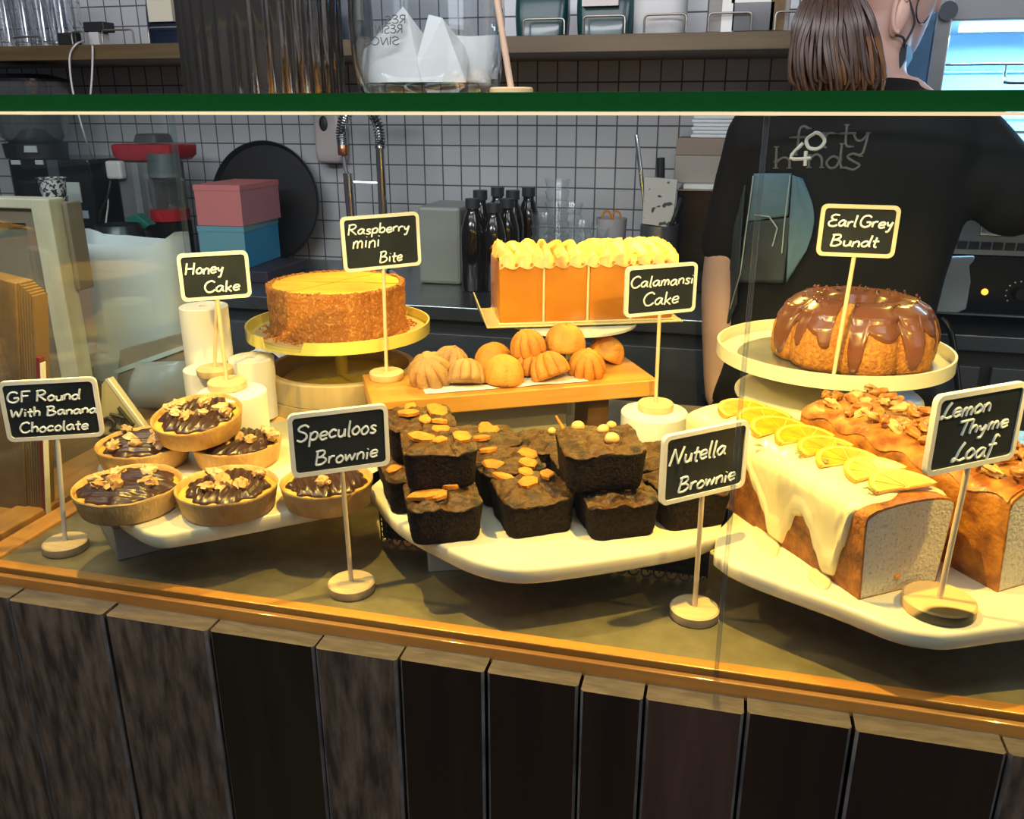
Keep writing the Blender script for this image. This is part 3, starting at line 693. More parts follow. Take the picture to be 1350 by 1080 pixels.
# puddle of icing on the board
for (yc, rx, ry) in ((.108, .027, .011), (.037, .015, .009)):
    pud = MB()
    o = [(rx*math.cos(a)*(1+.2*math.cos(2*a+1)), ry*math.sin(a)) for a in [2*math.pi*i/24 for i in range(24)]]
    M2 = Euler((0, 0, R(70))).to_matrix()
    rg = []
    for f, z in ((1, .0003), (.97, .0012), (.8, .0022), (.4, .0028), (.05, .003)):
        rg.append([tuple(Vector((-LW*.5-.004, yc, z))+M2@Vector((x*f, y*f, 0))) for x, y in o])
    pud.loft(rg, 0, True, True)
    pud.build('icing_puddle', icing, lemon, True, angle=80)
ztop = lambda x: LH*.985+.008*math.sqrt(max(0, 1-(x/(LW*.93*.56))**2))+.0028
def orange_slice(i, x, y, rad, tilt, rz, parent):
    c = Vector((x, y, ztop(x)+.0012)); M2 = (Euler((0, 0, rz)).to_matrix()@Euler((tilt, 0, 0)).to_matrix())
    t2 = .0016; n = 20
    def half(r0, r1, z0, z1, m, mb):
        a_ = [math.pi*j/n for j in range(n+1)]
        out = [(r1*math.cos(a)*1.0, r1*math.sin(a)*.98) for a in a_]; inn = [(r0*math.cos(a), r0*math.sin(a)*.98) for a in a_[::-1]]
        ol = out+inn if r0 > 0 else out
        P0 = [c+M2@Vector((p[0], p[1], z0)) for p in ol]; P1 = [c+M2@Vector((p[0], p[1], z1)) for p in ol]
        if r0 > 0:
            m_ = len(out); o = len(mb.v); mb.v += [tuple(p) for p in P0+P1]; K = len(ol)
            for j in range(m_-1):
                a, b, c2, d = j, j+1, K-2-j, K-1-j
                mb.f += [[o+a, o+d, o+c2, o+b], [o+K+a, o+K+b, o+K+c2, o+K+d], [o+a, o+b, o+K+b, o+K+a], [o+d, o+K+d, o+K+c2, o+c2]]; mb.m += [m]*4
            for a, b in ((0, K-1), (m_-1, m_)): mb.f.append([o+a, o+b, o+K+b, o+K+a]); mb.m.append(m)
        else: mb.loft([P0, P1], m)
    mb = MB(); half(rad*.93, rad, -t2, t2, 0, mb); half(rad*.86, rad*.935, -t2*.9, t2*.95, 1, mb)
    for k in range(5):           # segments of the half slice
        a0, a1 = math.pi*(k+.025)/5, math.pi*(k+.975)/5
        ol = [Vector((rad*.06*math.cos((a0+a1)/2), rad*.06*math.sin((a0+a1)/2), 0))]+[Vector((rad*.85*math.cos(a0+(a1-a0)*j/5), rad*.85*math.sin(a0+(a1-a0)*j/5)*.98, 0)) for j in range(6)]
        mb.loft([[c+M2@(p+Vector((0, 0, -t2*.8))) for p in ol], [c+M2@(p+Vector((0, 0, t2*.9))) for p in ol]], 2)
    o1 = [Vector((rad*.9*math.cos(math.pi*j/14), rad*.9*math.sin(math.pi*j/14)*.98, 0)) for j in range(15)]
    mb.loft([[c+M2@(p+Vector((0, 0, -t2*.7))) for p in o1], [c+M2@(p+Vector((0, 0, t2*.55))) for p in o1]], 1)
    mb.build('orange_slice', [rind, pith, flesh], parent, True, angle=30)
for i in range(8):
    y = .013+i*.0282
    orange_slice(i, .006-.0012*i+.003*math.sin(i*2.2), y, .0285+.001*math.sin(i*1.7), R(8), R((-4, 6, -8, 4, -3, 7, -6, 10)[i]), lemon)
rnd = random.Random(4)
for i, (x, y) in enumerate(((-.026,.016),(.016,.040),(-.020,.072),(.022,.066),(-.024,.100),(.019,.096),(-.040,.135),(.022,.150),(-.034,.180),(.020,.205))):
    mb = MB(); c = Vector((x, y, ztop(x)+.004)); a = rnd.uniform(0, 6.3)
    mb.tube([c, c+Vector((.007*math.cos(a), .007*math.sin(a), .001))], .0004, 4)
    for k in range(6):
        b = a+rnd.uniform(-1.6, 1.6); s_ = c+Vector((.001*k*math.cos(a), .001*k*math.sin(a), .0004))
        mb.blob(s_+Vector((.0022*math.cos(b), .0022*math.sin(b), .0006)), (.0021, .0011, .0005), k, 0, 1, 7, 4, rot=Euler((0, 0, b)).to_matrix())
    mb.build('thyme_sprig', thyme, lemon)
MB().blob((-.004, -.0006, .014), (.0032, .0008, .0018), 3, .3).build('zest_fleck', rind, lemon)
# banana loaf, parallel, behind to the right
BU2 = Vector((math.cos(LRZ), math.sin(LRZ), 0)); BV2 = Vector((-math.sin(LRZ), math.cos(LRZ), 0))
pb = atz(1312, 780, BZ1)
BW, BL_, BH = .088, .235, .078
banana, BSC = loaf('tall golden loaf topped with chopped pecans, behind the lemon sign', pb+BU2*(BW*.5), LRZ+R(2), BW, BL_, BH, loaf_crust_b, 9, .012)
glz = mat('caramel_glaze', (.22, .06, .008), .35, c2=(.52, .22, .045), scale=60, detail=12, lo=.36, hi=.64, coat=.3, bump=.8, bscale=90)
MB().grid(lambda a, b: (lambda p: (p[0], BL_*(.01+.97*a), p[1]))(sec_pt(BSC, .30+.40*b+.012*math.sin(a*31), .0016+.0012*nz(a*6, b*5, 1))), 40, 20).build('caramel_glaze', glz, banana, True, angle=80, weld=False)
def pecan_mb(seed):
    rot = Euler((random.Random(seed).uniform(-.5, .5), random.Random(seed+1).uniform(-.5, .5), random.Random(seed+2).uniform(0, 3.1))).to_matrix()
    return MB().blob((0, 0, 0), (.0098, .0048, .0040), seed, .28, 2.4, 12, 8, rot=rot)
protos = []
bz = lambda x: BH*.985+.012*math.sqrt(max(0, 1-(x/(BW*.56))**2))
rnd = random.Random(12); k = 0
for iy in range(15):
    for ix in range(5):
        x = -.030+ix*.0145+rnd.uniform(-.005, .005); y = .012+iy*.0148+rnd.uniform(-.005, .005)
        lvl = rnd.choice((.003, .005, .009)); loc = (x, y, bz(x)+lvl)
        if len(protos) < 8:
            o = pecan_mb(40+len(protos)).build('pecan_piece', (pecan, pecan, pecan_p)[len(protos) % 3], banana, loc=loc); protos.append(o)
        else:
            o = rnd.choice(protos).copy(); COL.objects.link(o); o.parent = banana; o.location = loc
        o.rotation_euler = (0, 0, rnd.uniform(0, 6.3)); k += 1
burnt = mat('burnt_wood_disc', (.62, .42, .20), .5, c2=(.02, .016, .015), scale=14, detail=1, lo=.545, hi=.58)
sign('chalkboard sign reading Lemon Thyme Loaf, on the board beside the cut lemon loaf', [('Lemon', .06, .60, .30, .20), ('Thyme', .28, .84, .55, .18), ('Loaf', .27, .74, .88, .24)],
     [(1232,522),(1349,503),(1337,602),(1219,628)], (1236,803), BZ1, disc_r=.0265, frame=frame_white, disc_m=burnt)

# ================================================================== WOODEN RISER BOARD AND MINI CAKES
WT = 1.0
WF = atz(868,501,WT); WL = atz(490,531,WT); wu = (WF-WL).normalized(); wv = Vector((-wu.y, wu.x, 0)); wrz = math.atan2(wu.y, wu.x)
wl = (WF-WL).length; wd = .118
shelf_w = wood('board_wood', (.46, .20, .035), (.60, .30, .06), .35, 'X', 5, .12, .15)
leg_w = wood('dark_leg_wood', (.10, .045, .015), (.15, .07, .025), .45, 'Z', 5, .1)
wb = thing('riser_shelf', 'low wooden riser shelf holding the pile of small fluted cakes', 'shelf riser', (WL.x, WL.y, FZ), wrz)
MB().box((0, 0, WT-FZ-.021), (wl, wd, WT-FZ)).build('shelf_board', shelf_w, wb, False, bevel=.0015)
for x in (.045, wl-.085):
    MB().box((x, .02, .0), (x+.028, wd-.045, WT-FZ-.021)).build('leg', leg_w, wb, False, bevel=.001)
MB().box((.09, wd-.060, 0), (wl-.10, wd-.050, WT-FZ-.0215)).build('back_panel', box_white, wb, False, bevel=.001)
pp = thing('baking_paper', 'white baking paper under the small fluted cakes on the wooden riser', 'paper', WL+wu*.12+wv*.05+Vector((0, 0, .0004)), wrz)
MB().grid(lambda a, b: (-.055+.205*a, -.036+.078*b, .0006+.0022*max(0, nz(a*5, b*4, 2))*(1 if b < .3 or b > .8 else .2)), 40, 14).build('sheet', white_paper, pp, True, weld=False, solid=.0004)
bite_ms = [mat('bite_plain_%d' % i, a, .6, c2=b, scale=55, detail=10, lo=.3, hi=.7, bump=.7, bscale=260) for i, (a, b) in enumerate((((.52, .29, .10), (.33, .17, .07)), ((.60, .25, .03), (.50, .17, .02)), ((.64, .31, .045), (.55, .22, .03))))]
def bite_mb(r=.0245, h=.029, lob=9, seed=0):
    pr = [(0, 0), (.82, 0), (.97, .03), (1, .16), (.97, .36), (.88, .58), (.74, .76), (.55, .90), (.32, .98), (.13, 1.0), (0, .97)]
    def fn(q, z, a, i):
        dep = (.24 if lob > 7 else .07)*(1-abs(z/h-.45)*.5) if q > .2*r else .02
        return (q*(1-dep*(abs(math.sin(lob*a/2))**-.0 - abs(math.sin(lob*a/2))**.55) + .02*nz(math.cos(a), math.sin(a), seed)), z*(1+.05*nz(math.cos(a), math.sin(a), seed+z*30)))
    return MB().lathe([(q*r, z*h) for q, z in pr], 72, fn=fn)
prot = None
BT = [  # px, py of the middle, level, tilt x, tilt y, scale, colour, label
 (570,493,0,.55,-.12,1.18,0,'fluted mini cake at the left end, tipped to show its ridges'),
 (592,480,0,.2,.1,1.05,0,'fluted mini cake behind the leftmost one, only its back showing'),
 (614,498,0,.35,.35,.98,0,'fluted brown mini cake leaning against the leftmost one'),
 (651,475,0,.05,0,1.08,1,'smooth orange mini cake behind the pale golden one'),
 (662,493,0,-.1,0,1.10,2,'pale golden mini cake at the front edge of the paper'),
 (698,458,1,.1,-.2,.98,1,'orange mini cake perched at the left of the upper row'),
 (745,452,1,.0,0,1.12,2,'golden mini cake on the very top of the pile'),
 (699,482,0,.1,-.1,1.0,1,'orange mini cake squeezed under the upper row'),
 (728,490,0,.5,.05,1.06,1,'ridged orange mini cake at the front middle, facing out'),
 (774,483,0,.2,.3,1.02,1,'orange mini cake with its flat side down, front right of the pile'),
 (796,466,0,-.1,.45,1.02,2,'mini cake tilted at the right end of the pile, dark base showing')]
for i, (px, py, lv, tx_, ty_, s, cm_, lab) in enumerate(BT):
    zc = WT+.012+.022*lv; p = atz(px, py, zc)
    t = thing('mini_bundt', lab, 'mini cake', (p.x, p.y, WT+.001+.024*lv+abs(tx_)*.006*s+abs(ty_)*.006*s), 0, 'small fluted cakes on the wooden riser', rot=(tx_, ty_, i*1.3))
    if cm_ == 2 or i in (3,): lob = 6
    else: lob = 9
    o = bite_mb(.0243*s, .031*s, lob, i).build('cake_body', bite_ms[cm_], t, True, angle=80)
sign('chalkboard sign reading Raspberry mini Bite, on the left end of the wooden riser', [('Raspberry', .07, .86, .33, .18), ('mini', .12, .46, .58, .26), ('Bite', .44, .74, .88, .20)],
     [(446,288),(549,278),(557,350),(456,358)], (510,499), WT)

# ================================================================== CAKE STANDS AND TIERED CAKES
yellow = mat('yellow_enamel', (.72, .60, .12), .3, c2=(.74, .62, .14), scale=3, coat=.3)
cream_en = mat('cream_enamel', (.72, .68, .50), .3, coat=.3)
white_en = mat('white_enamel', (.78, .78, .74), .3, coat=.3)
def cake_stand(label, c, zp, zb, r, m, base_r, notch=None, lip=.013):
    t = thing('cake_stand', label, 'cake stand', (c.x, c.y, zb)); H = zp-zb
    pr = [(0, H-.004), (r*.97, H-.004), (r, H-.003), (r, H+lip), (r-.0028, H+lip), (r-.0028, H), (0, H)]
    def fn(q, z, a, i):
        if notch and z > H+.001:
            d = abs((a-notch[0]+math.pi) % (2*math.pi)-math.pi)
            if d < notch[1]: return (q, H+.0005)
        return (q, z)
    MB().lathe(pr, 160, fn=fn).build('plate', m, t, True, angle=35)
    MB().lathe([(.0105, .006), (.0085, .012), (.0085, H-.010), (.014, H-.004)], 24, cap0=True, cap1=True).build('stem', m, t)
    MB().lathe([(0, 0), (base_r, 0), (base_r, .003), (base_r-.004, .006), (.012, .008), (0, .008)], 48).build('base', m, t)
    return t
HC = Vector((-.510, 1.066, 0)); HZ = 1.035
SB = .965
cake_stand('yellow cake stand with a notched rim, standing inside the round wooden box', HC, HZ, SB, .124, yellow, .082, (R(-101), R(14)))
# round wooden steamer box that carries it
bam = wood('steamer_wood', (.40, .28, .14), (.50, .37, .20), .55, 'Z', 4, .1)
bam_in = mat('steamer_floor', (.40, .30, .10), .6, c2=(.46, .36, .14), scale=20)
t = thing('steamer_box', 'round two-tier wooden steamer box under the yellow cake stand', 'wooden box', (-.503, 1.052, FZ+.0402))
MB().lathe([(.102, 0), (.102, .017), (.1005, .018), (.102, .019), (.102, .048), (.100, .050), (.092, .050), (.091, .026), (.091, .0)], 72).build('rim', bam, t, True, angle=30)
MB().lathe([(0, .018), (.091, .018), (.091, .0243), (0, .0243)], 60).build('inner_floor', bam_in, t)
cardm = mat('cake_board_gold', (.62, .46, .24), .35, .3, c2=(.70, .54, .30), scale=6)
crumbs = mat('honey_crumbs', (.46, .17, .025), .75, c2=(.62, .29, .06), scale=230, detail=6, lo=.3, hi=.7, bump=1.0, bscale=320, third=(.5, (.36, .11, .014)))
yel_top = mat('honey_cream_top', (.86, .58, .05), .35, c2=(.80, .46, .03), scale=14, detail=8, lo=.4, hi=.72, stretch=(1, 5, 1), bump=.3, bscale=25)
t = thing('honey_cake', 'round honey cake coated in orange crumbs with yellow top, on the yellow stand', 'cake', (HC.x-.002, HC.y+.004, HZ+.0005), R(14))
cr = .0915; hh = .064
def rough(q, z, a, i):
    n_ = nz(math.cos(a)*q, math.sin(a)*q, z, 260)*.0016+nz(math.cos(a)*q, math.sin(a)*q, z, 90)*.0012
    cut = .0016 if min(abs(math.cos(a*2+R(12))) , 1) < .018 else 0
    return (q+n_-cut if q > cr*.8 else q, z+(n_*1.2 if z > hh*.9 else 0))
MB().lathe([(0, .002), (cr, .002)]+[(cr*(1+.004*math.sin(k)), .002+hh*k/22) for k in range(1, 22)]+[(cr-.0012, hh+.001), (cr-.004, hh+.0016), (cr-.007, hh)], 260, fn=rough).build('crumb_coat', crumbs, t, True, angle=80)
MB().lathe([(cr-.0055, hh-.001), (cr-.009, hh+.0006), (cr*.6, hh+.0002), (cr*.3, hh+.0004), (0, hh)], 90, fn=lambda q, z, a, i: (q, z+.0012*nz(q*math.cos(a)*.3, q*math.sin(a), 0, 60))).build('cream_top', yel_top, t, True, angle=80)
sm = MB()
for a in (R(-6), R(56)):
    sm.obox((0, 0, hh+.0006), (cr*1.96, .0012, .0012), Euler((0, 0, a)).to_matrix())
sm.build('slice_marks', mat('slice_mark', (.66, .36, .03), .6), t, False)
MB().lathe([(0, 0), (.112, 0), (.112, .0018), (0, .0018)], 60).build('cake_board', cardm, t)
cb = MB(); rnd = random.Random(5)
for i in range(420):
    a = rnd.uniform(0, 6.283); q = cr+abs(rnd.gauss(0, .006)); s = rnd.uniform(.0010, .0024)
    cb.blob((q*math.cos(a), q*math.sin(a), .0022+s*.5), (s, s, s*.8), i, .3, 2, 5, 3)
for i in range(160):
    a = rnd.uniform(0, 6.283); q = cr-abs(rnd.gauss(.002, .003)); s = rnd.uniform(.0010, .0022)
    cb.blob((q*math.cos(a), q*math.sin(a), hh+s*.5), (s, s, s*.8), i, .3, 2, 5, 3)
tag(cb.build('loose_crumbs', crumbs, t), kind='stuff')

# ---- calamansi cake
C0 = atz(658, 427, 1.052); C1 = atz(893, 424, 1.052); CL = (C1-C0).length; crz = math.atan2(C1.y-C0.y, C1.x-C0.x)+R(5)
cw, chh = .100, .083; CZB = 1.050
cu = Vector((math.cos(crz), math.sin(crz), 0)); cv = Vector((-cu.y, cu.x, 0))
cc = C0+cu*CL*.5+cv*cw*.5
cake_stand('white cake stand under the long golden cake', cc-cv*.012+cu*-.012, CZB-.0018-.0035, FZ, .088, white_en, .042, lip=.0005)
glaze = mat('caramel_glaze_cake', (.66, .25, .018), .22, c2=(.50, .15, .010), scale=9, detail=7, lo=.3, hi=.75, coat=.4, stretch=(1, 1, 1.6), sss=.25, sssc=(.02, .008, .002))
cream = mat('cake_cream', (.82, .66, .34), .4)
mer = mat('toasted_meringue', (.84, .62, .22), .4, c2=(.62, .26, .03), scale=32, detail=6, lo=.44, hi=.66, sss=.15, sssc=(.02, .012, .004))
gold = mat('gold_card', (.72, .60, .28), .3, .35, c2=(.78, .68, .40), scale=20)
t = thing('calamansi_cake', 'long glazed golden cake in slices with piped toasted meringue on top', 'cake', (cc.x, cc.y, CZB-.0018), crz)
n_s = 4; sw = CL/n_s
for i in range(n_s):
    x0 = -CL/2+i*sw+.0008; x1 = x0+sw-.0016
    o = rr_outline(x1-x0, cw, .004, 3); xm = (x0+x1)/2
    MB().loft([[(xm+x*f, y*f, z) for x, y in o] for f, z in ((.99, .002), (1, .006), (1, chh-.006), (.985, chh-.001), (.95, chh))]).build('cake_slice', glaze, t, True, angle=50)
sm = MB()
for i in range(1, n_s): 
    x = -CL/2+i*sw; sm.box((x-.0016, -cw/2-.0010, .004), (x+.0014, cw/2, chh+.001))
sm.box((-CL/2, -cw/2-.0006, .0018), (CL/2, cw/2+.0006, .0045))
sm.build('cream_seams', cream, t, True, bevel=.0006)
mg = MB()
def mer_pt(a, b):
    x = -CL/2-.001+(CL+.002)*a; i = min(n_s-1, int(a*n_s)); sx = a*n_s-i
    p = sx*3.0+.95*b+.25*math.sin(3.2*b+i*1.9)+i*.37+.15*nz(x, b, i, 18)
    rid = (.5+.5*math.cos(2*math.pi*p))**.75; env = max(0, math.sin(math.pi*min(1, max(0, .04+.93*b))))**.38
    gap = min(1, min(sx, 1-sx)/.06) if 0 < a < 1 else .3
    amp = .8+.45*nz(i*3.1+.5, int(p)*1.7, 0, 1)
    z = chh+.0005+(.0060+.0145*rid*amp*(.75+.5*math.sin(math.pi*b)))*env*(.55+.45*gap)
    y = -cw/2-.0015-.0020*rid+(cw+.003+.002*rid)*b+.004*math.sin(2*math.pi*p)*env
    if b < .03: z = chh-.0035-.0035*rid+.12*b
    return (x+.0035*math.sin(2*math.pi*p+1)*env, y, z)
mg.grid(mer_pt, 220, 44)
mg.build('meringue_top', mer, t, True, angle=89, weld=False)
gb = MB().box((-CL/2-.017, -cw/2-.008, -.0002), (CL/2+.012, cw/2+.008, .0018))
gb.hexa([(-CL/2-.017, -cw/2-.008, .0), (-CL/2-.015, -cw/2-.008, .0), (-CL/2-.015, cw/2+.008, .0), (-CL/2-.017, cw/2+.008, .0),
         (-CL/2-.024, -cw/2-.005, .020), (-CL/2-.022, -cw/2-.005, .020), (-CL/2-.022, cw/2+.005, .026), (-CL/2-.024, cw/2+.005, .026)])
gb.build('gold_board', gold, t, False, bevel=.0004)
# marble pedestal with the calamansi sign
cp = atz(863, 541, .975)
t = thing('marble_pedestal', 'white marble cylinder pedestal carrying a sign at the right of the wooden riser', 'pedestal', (cp.x, cp.y, FZ))
MB().lathe([(0, 0), (.040, 0), (.0405, .002), (.0405, .0725), (.039, .0742), (0, .0742)], 56).build('pedestal_body', marble_white, t, True, angle=40)
MB().obox((0, -.001, .0746), (.052, .060, .0006), Euler((0, 0, R(20))).to_matrix()).build('paper_pad', white_paper, t, False)
sign('chalkboard sign reading Calamansi Cake, on the marble cylinder', [('Calamansi', .06, .94, .42, .22), ('Cake', .24, .74, .80, .26)],
     [(823,353),(917,345),(917,410),(825,418)], (864,540), .975)

# ---- bundt cake on its stand
BC = Vector((.126, 1.036, 0)); BPZ = 1.050
cake_stand('cream cake stand with raised rim behind the loaves, holding the glazed ring cake', BC, BPZ, 1.0, .131, cream_en, .106)
t = thing('marble_pedestal', 'white round pedestal under the cream cake stand', 'pedestal', (BC.x, BC.y, FZ))
MB().lathe([(0, 0), (.062, 0), (.066, .003), (.066, .094), (.062, .0995), (0, .0995)], 56).build('pedestal_body', marble_white, t, True, angle=40)
b_cake = mat('bundt_crumb', (.54, .22, .03), .7, c2=(.34, .115, .015), scale=230, detail=8, bump=1.0, bscale=300)
b_glz = mat('milk_chocolate_glaze', (.15, .048, .022), .24, c2=(.18, .062, .028), scale=10, coat=.3)
foil = mat('foil_board', (.45, .44, .42), .28, .8, c2=(.62, .60, .56), scale=18, detail=3, lo=.4, hi=.6)
bc = atz(1121, 474, BPZ)
t = thing('bundt_cake', 'fluted ring cake with brown glaze dripping down, one slice cut away, on the cream stand', 'cake', (bc.x, bc.y, BPZ), 0)
MB().lathe([(0, 0), (.108, 0), (.108, .0016), (0, .0016)], 60).build('cake_board', foil, t, loc=(-.018, -.004, .0003))
RO, BHt, RI = .090, .072, .018
bprof = [(RI, .003), (RO*.93, .003), (RO*.985, .008), (RO, .020), (RO*.985, .036), (RO*.93, .050), (RO*.82, .0625), (RO*.66, .0705), (RO*.50, .0725), (RO*.36, .068), (RO*.25, .056), (RI, .035), (RI, .003)]
ga = math.atan2(-bc.y, -bc.x)-R(9); gw = R(6.0)
def dense(pr, k=4):
    out = []
    for (a, b), (c, d) in zip(pr, pr[1:]):
        for j in range(k): out.append((a+(c-a)*j/k, b+(d-b)*j/k))
    out.append(pr[-1]); return out
NL = 8
def flute(a, z): return 1-.15*(1-abs(math.sin(NL*(a-ga)/2))**.5)*(1 if z < .06 else .7)
def bfn(q, z, a, i):
    n_ = .0012*nz(q*math.cos(a), q*math.sin(a), z, 120)
    k = flute(a, z) if q > RO*.45 else 1
    return (q*k+n_, z)
dp = dense(bprof, 3)
mb = MB().lathe(dp, 150, fn=bfn, a0=ga+gw, a1=2*math.pi-2*gw)
n0 = 151
mb.f.append([i*n0 for i in range(len(dp)-1)]); mb.m.append(0); mb.f.append([i*n0+150 for i in range(len(dp)-1)][::-1]); mb.m.append(0)
mb.build('cake_ring', b_cake, t, True, angle=60)
gprof = [(RO*1.0, .010), (RO*1.005, .020), (RO*.99, .036), (RO*.94, .050), (RO*.83, .0625), (RO*.66, .0705), (RO*.50, .0725), (RO*.36, .068), (RO*.25, .056), (RI, .046)]
gd = dense(gprof, 6)
def drop(a):
    b = (a-ga) % (2*math.pi); v = .047+.006*math.sin(b*NL)
    for c, wdt, lo_ in ((.20, .10, .006), (.95, .13, .010), (1.55, .10, .018), (1.95, .09, .020), (2.6, .12, .012), (3.3, .1, .02), (4.1, .12, .015), (4.75, .11, .022), (5.35, .12, .010), (5.75, .08, .028), (6.12, .09, .030)):
        d = abs(b-c)
        if d < wdt*2.2: v = min(v, lo_+(v-lo_)*min(1, (d/(wdt*1.15))**2.6))
    return v
gr = []
NA = 220; A0 = ga+gw*1.05; A1 = ga+2*math.pi-gw*1.05
for q, z in gd:
    ring = []
    for j in range(NA+1):
        a = A0+(A1-A0)*j/NA; lo_ = drop(a); zz = lo_+(z-.010)*(.0725-lo_)/(.0725-.010) if q > RO*.5 else z
        # radius of the profile at that height
        if q > RO*.5:
            for (r1, z1), (r2, z2) in zip(bprof[1:9], bprof[2:10]):
                if z1 <= zz <= z2+1e-6: q2 = r1+(r2-r1)*(zz-z1)/max(1e-6, z2-z1); break
            else: q2 = q
            edge = min(1, (zz-lo_)/.004+.1)
        else: q2 = q; edge = 1
        k = flute(a, zz) if q2 > RO*.45 else 1
        th = (.0012+.0016*edge)
        ring.append(((q2*k+th*(.9 if q2 > RO*.5 else .3))*math.cos(a), (q2*k+th*(.9 if q2 > RO*.5 else .3))*math.sin(a), zz+th*(1 if q2 < RO*.85 else .25)))
    gr.append(ring)
MB().loft(gr, 0, False, False, closed=False).build('chocolate_glaze', b_glz, t, True, angle=80, weld=False)
cb = MB(); rnd = random.Random(8)
for i in range(90):
    a = rnd.uniform(0, 6.283)
    if abs((a-ga+math.pi) % 6.2832-math.pi) < .1: continue
    q = RO*rnd.uniform(.42, .72); s = rnd.uniform(.001, .002); cb.blob((q*math.cos(a), q*math.sin(a), .0745), (s, s, s), i, .3, 2, 5, 3)
tag(cb.build('chocolate_crumbs', b_glz, t), kind='stuff')
sign('chalkboard sign reading Earl Grey Bundt, its stick set in the cut of the ring cake', [('Earl', .10, .46, .42, .22), ('Grey', .50, .92, .42, .22), ('Bundt', .15, .76, .80, .22)],
     [(1083,268),(1188,272),(1178,340),(1076,337)], (1098,500), BPZ+.0022, frame=frame_wood, disc=False)
# ================================================================== THINGS AT THE LEFT REAR OF THE CASE
def quad(px4, depth, m, name, parent=None, bevel=None):
    """a slab whose front corners (TL, TR, BR, BL) are given as (px, py, Y); depth is its thickness vector"""
    P = [aty(*p) for p in px4]; d = Vector(depth) if not isinstance(depth, (int, float)) else Vector((0, depth, 0))
    o = Vector((sum(p.x for p in P)/4, sum(p.y for p in P)/4, min(p.z for p in P)))
    q = [p-o for p in P]
    ob = MB().hexa([q[3], q[2], q[2]+d, q[3]+d, q[0], q[1], q[1]+d, q[0]+d]).build(name, m, parent, False, bevel=bevel, loc=o)
    return ob
TRZ = .94
tray_w = wood('tray_wood', (.50, .30, .10), (.62, .42, .18), .45, 'X', 5, .1, .1)
t = thing('wooden_tray', 'thick pale wooden tray with rounded front edge under the paper rolls and steamer', 'tray', (-.550, .955, FZ))
o = MB()
pr = [(0, 0), (.006, -.006), (.020, -.010), (.034, -.006), (.040, .004)]
ring = lambda x: [(x, y, z) for z, y in pr]+[(x, .30, .040), (x, .30, 0)]
o.loft([ring(-.120), ring(.125)]); o.build('tray_body', tray_w, t, True, angle=40)
roll_m = mat('till_roll_paper', (.78, .75, .74), .65); core = mat('roll_core', (.03, .025, .02), .8)
def paper_roll(label, p, r, zb, group='white paper rolls'):
    t = thing('paper_roll', label, 'paper roll', (p.x, p.y, zb)); h = p.z-zb
    MB().lathe([(r*.2, 0), (r-.001, 0), (r, .001), (r, h-.001), (r-.001, h), (r*.2, h), (r*.2, h-.006)], 40).build('paper', roll_m, t, True, angle=35)
    MB().lathe([(0, h-.006), (r*.199, h-.006), (r*.199, 0), (0, 0)], 20).build('core', core, t)
    return t
r1 = atz(306, 516, 1.02)
paper_roll('white paper roll at the front of the wooden tray with a sign standing on it', r1, .0375, TRZ+.0002)
r3 = atz(282, 487, 1.016); paper_roll('white paper roll just behind and left of the one carrying the sign', r3+Vector((-.012, .004, 0)), .029, TRZ+.0002)
r2 = atz(331, 471, 1.02); paper_roll('white paper roll beside the steamer box', r2, .0285, TRZ+.0002)
r4 = atz(268, 403, 1.085); r4 = Vector((r4.x, r4.y, 1.085)); paper_roll('tall white paper roll standing below the honey cake sign, farthest back', r4, .030, TRZ+.0002 if r4.y < 1.24 else FZ)
sign('chalkboard sign reading Honey Cake, standing on a paper roll', [('Honey', .08, .62, .44, .24), ('Cake', .32, .82, .84, .24)],
     [(232,335),(325,330),(333,391),(240,398)], (300,512), 1.02)
sign('blank small chalkboard sign hidden behind the Honey Cake sign, only its stick showing', [],
     [(237,339),(321,335),(328,386),(245,391)], (284,494), 1.016)
t = thing('tape_roll', 'blue roll of tape beside the yellow cake stand', 'tape', (atz(346, 474, TRZ+.03)+Vector((0, .06, -.0298))).to_tuple())
MB().lathe([(.012, 0), (.026, 0), (.026, .055), (.012, .055), (.012, 0)], 36).build('tape_band', mat('blue_tape', (.02, .10, .42), .35), t, True, angle=35)
MB().lathe([(.010, 0), (.0119, 0), (.0119, .0556), (.010, .0556), (.010, 0)], 30).build('tape_core', white_paper, t, True, angle=35)
t = thing('tissue_paper', 'crumpled white tissue between the paper rolls and the yellow stand', 'paper', atz(322, 462, 1.0)+Vector((0, .115, -.0598)))
MB().grid(lambda a, b: ((a-.5)*.09, (b-.5)*.06, .03+.035*(1-abs(2*a-1))*(1-abs(2*b-1))+.016*nz(a*4, b*4, 5)), 16, 12).build('crumpled_sheet', white_paper, t, False, weld=False, solid=.0006)
frost = bpy.data.materials.new('frosted_plastic'); frost.use_nodes = True
_b = frost.node_tree.nodes['Principled BSDF']; _b.inputs['Base Color'].default_value = (.70, .78, .83, 1); _b.inputs['Roughness'].default_value = .35
_t = frost.node_tree.nodes.new('ShaderNodeBsdfTransparent'); _t.inputs[0].default_value = (.9, .95, 1, 1); _m = frost.node_tree.nodes.new('ShaderNodeMixShader'); _m.inputs[0].default_value = .14
frost.node_tree.links.new(_b.outputs[0], _m.inputs[1]); frost.node_tree.links.new(_t.outputs[0], _m.inputs[2]); frost.node_tree.links.new(_m.outputs[0], frost.node_tree.nodes['Material Output'].inputs[0])
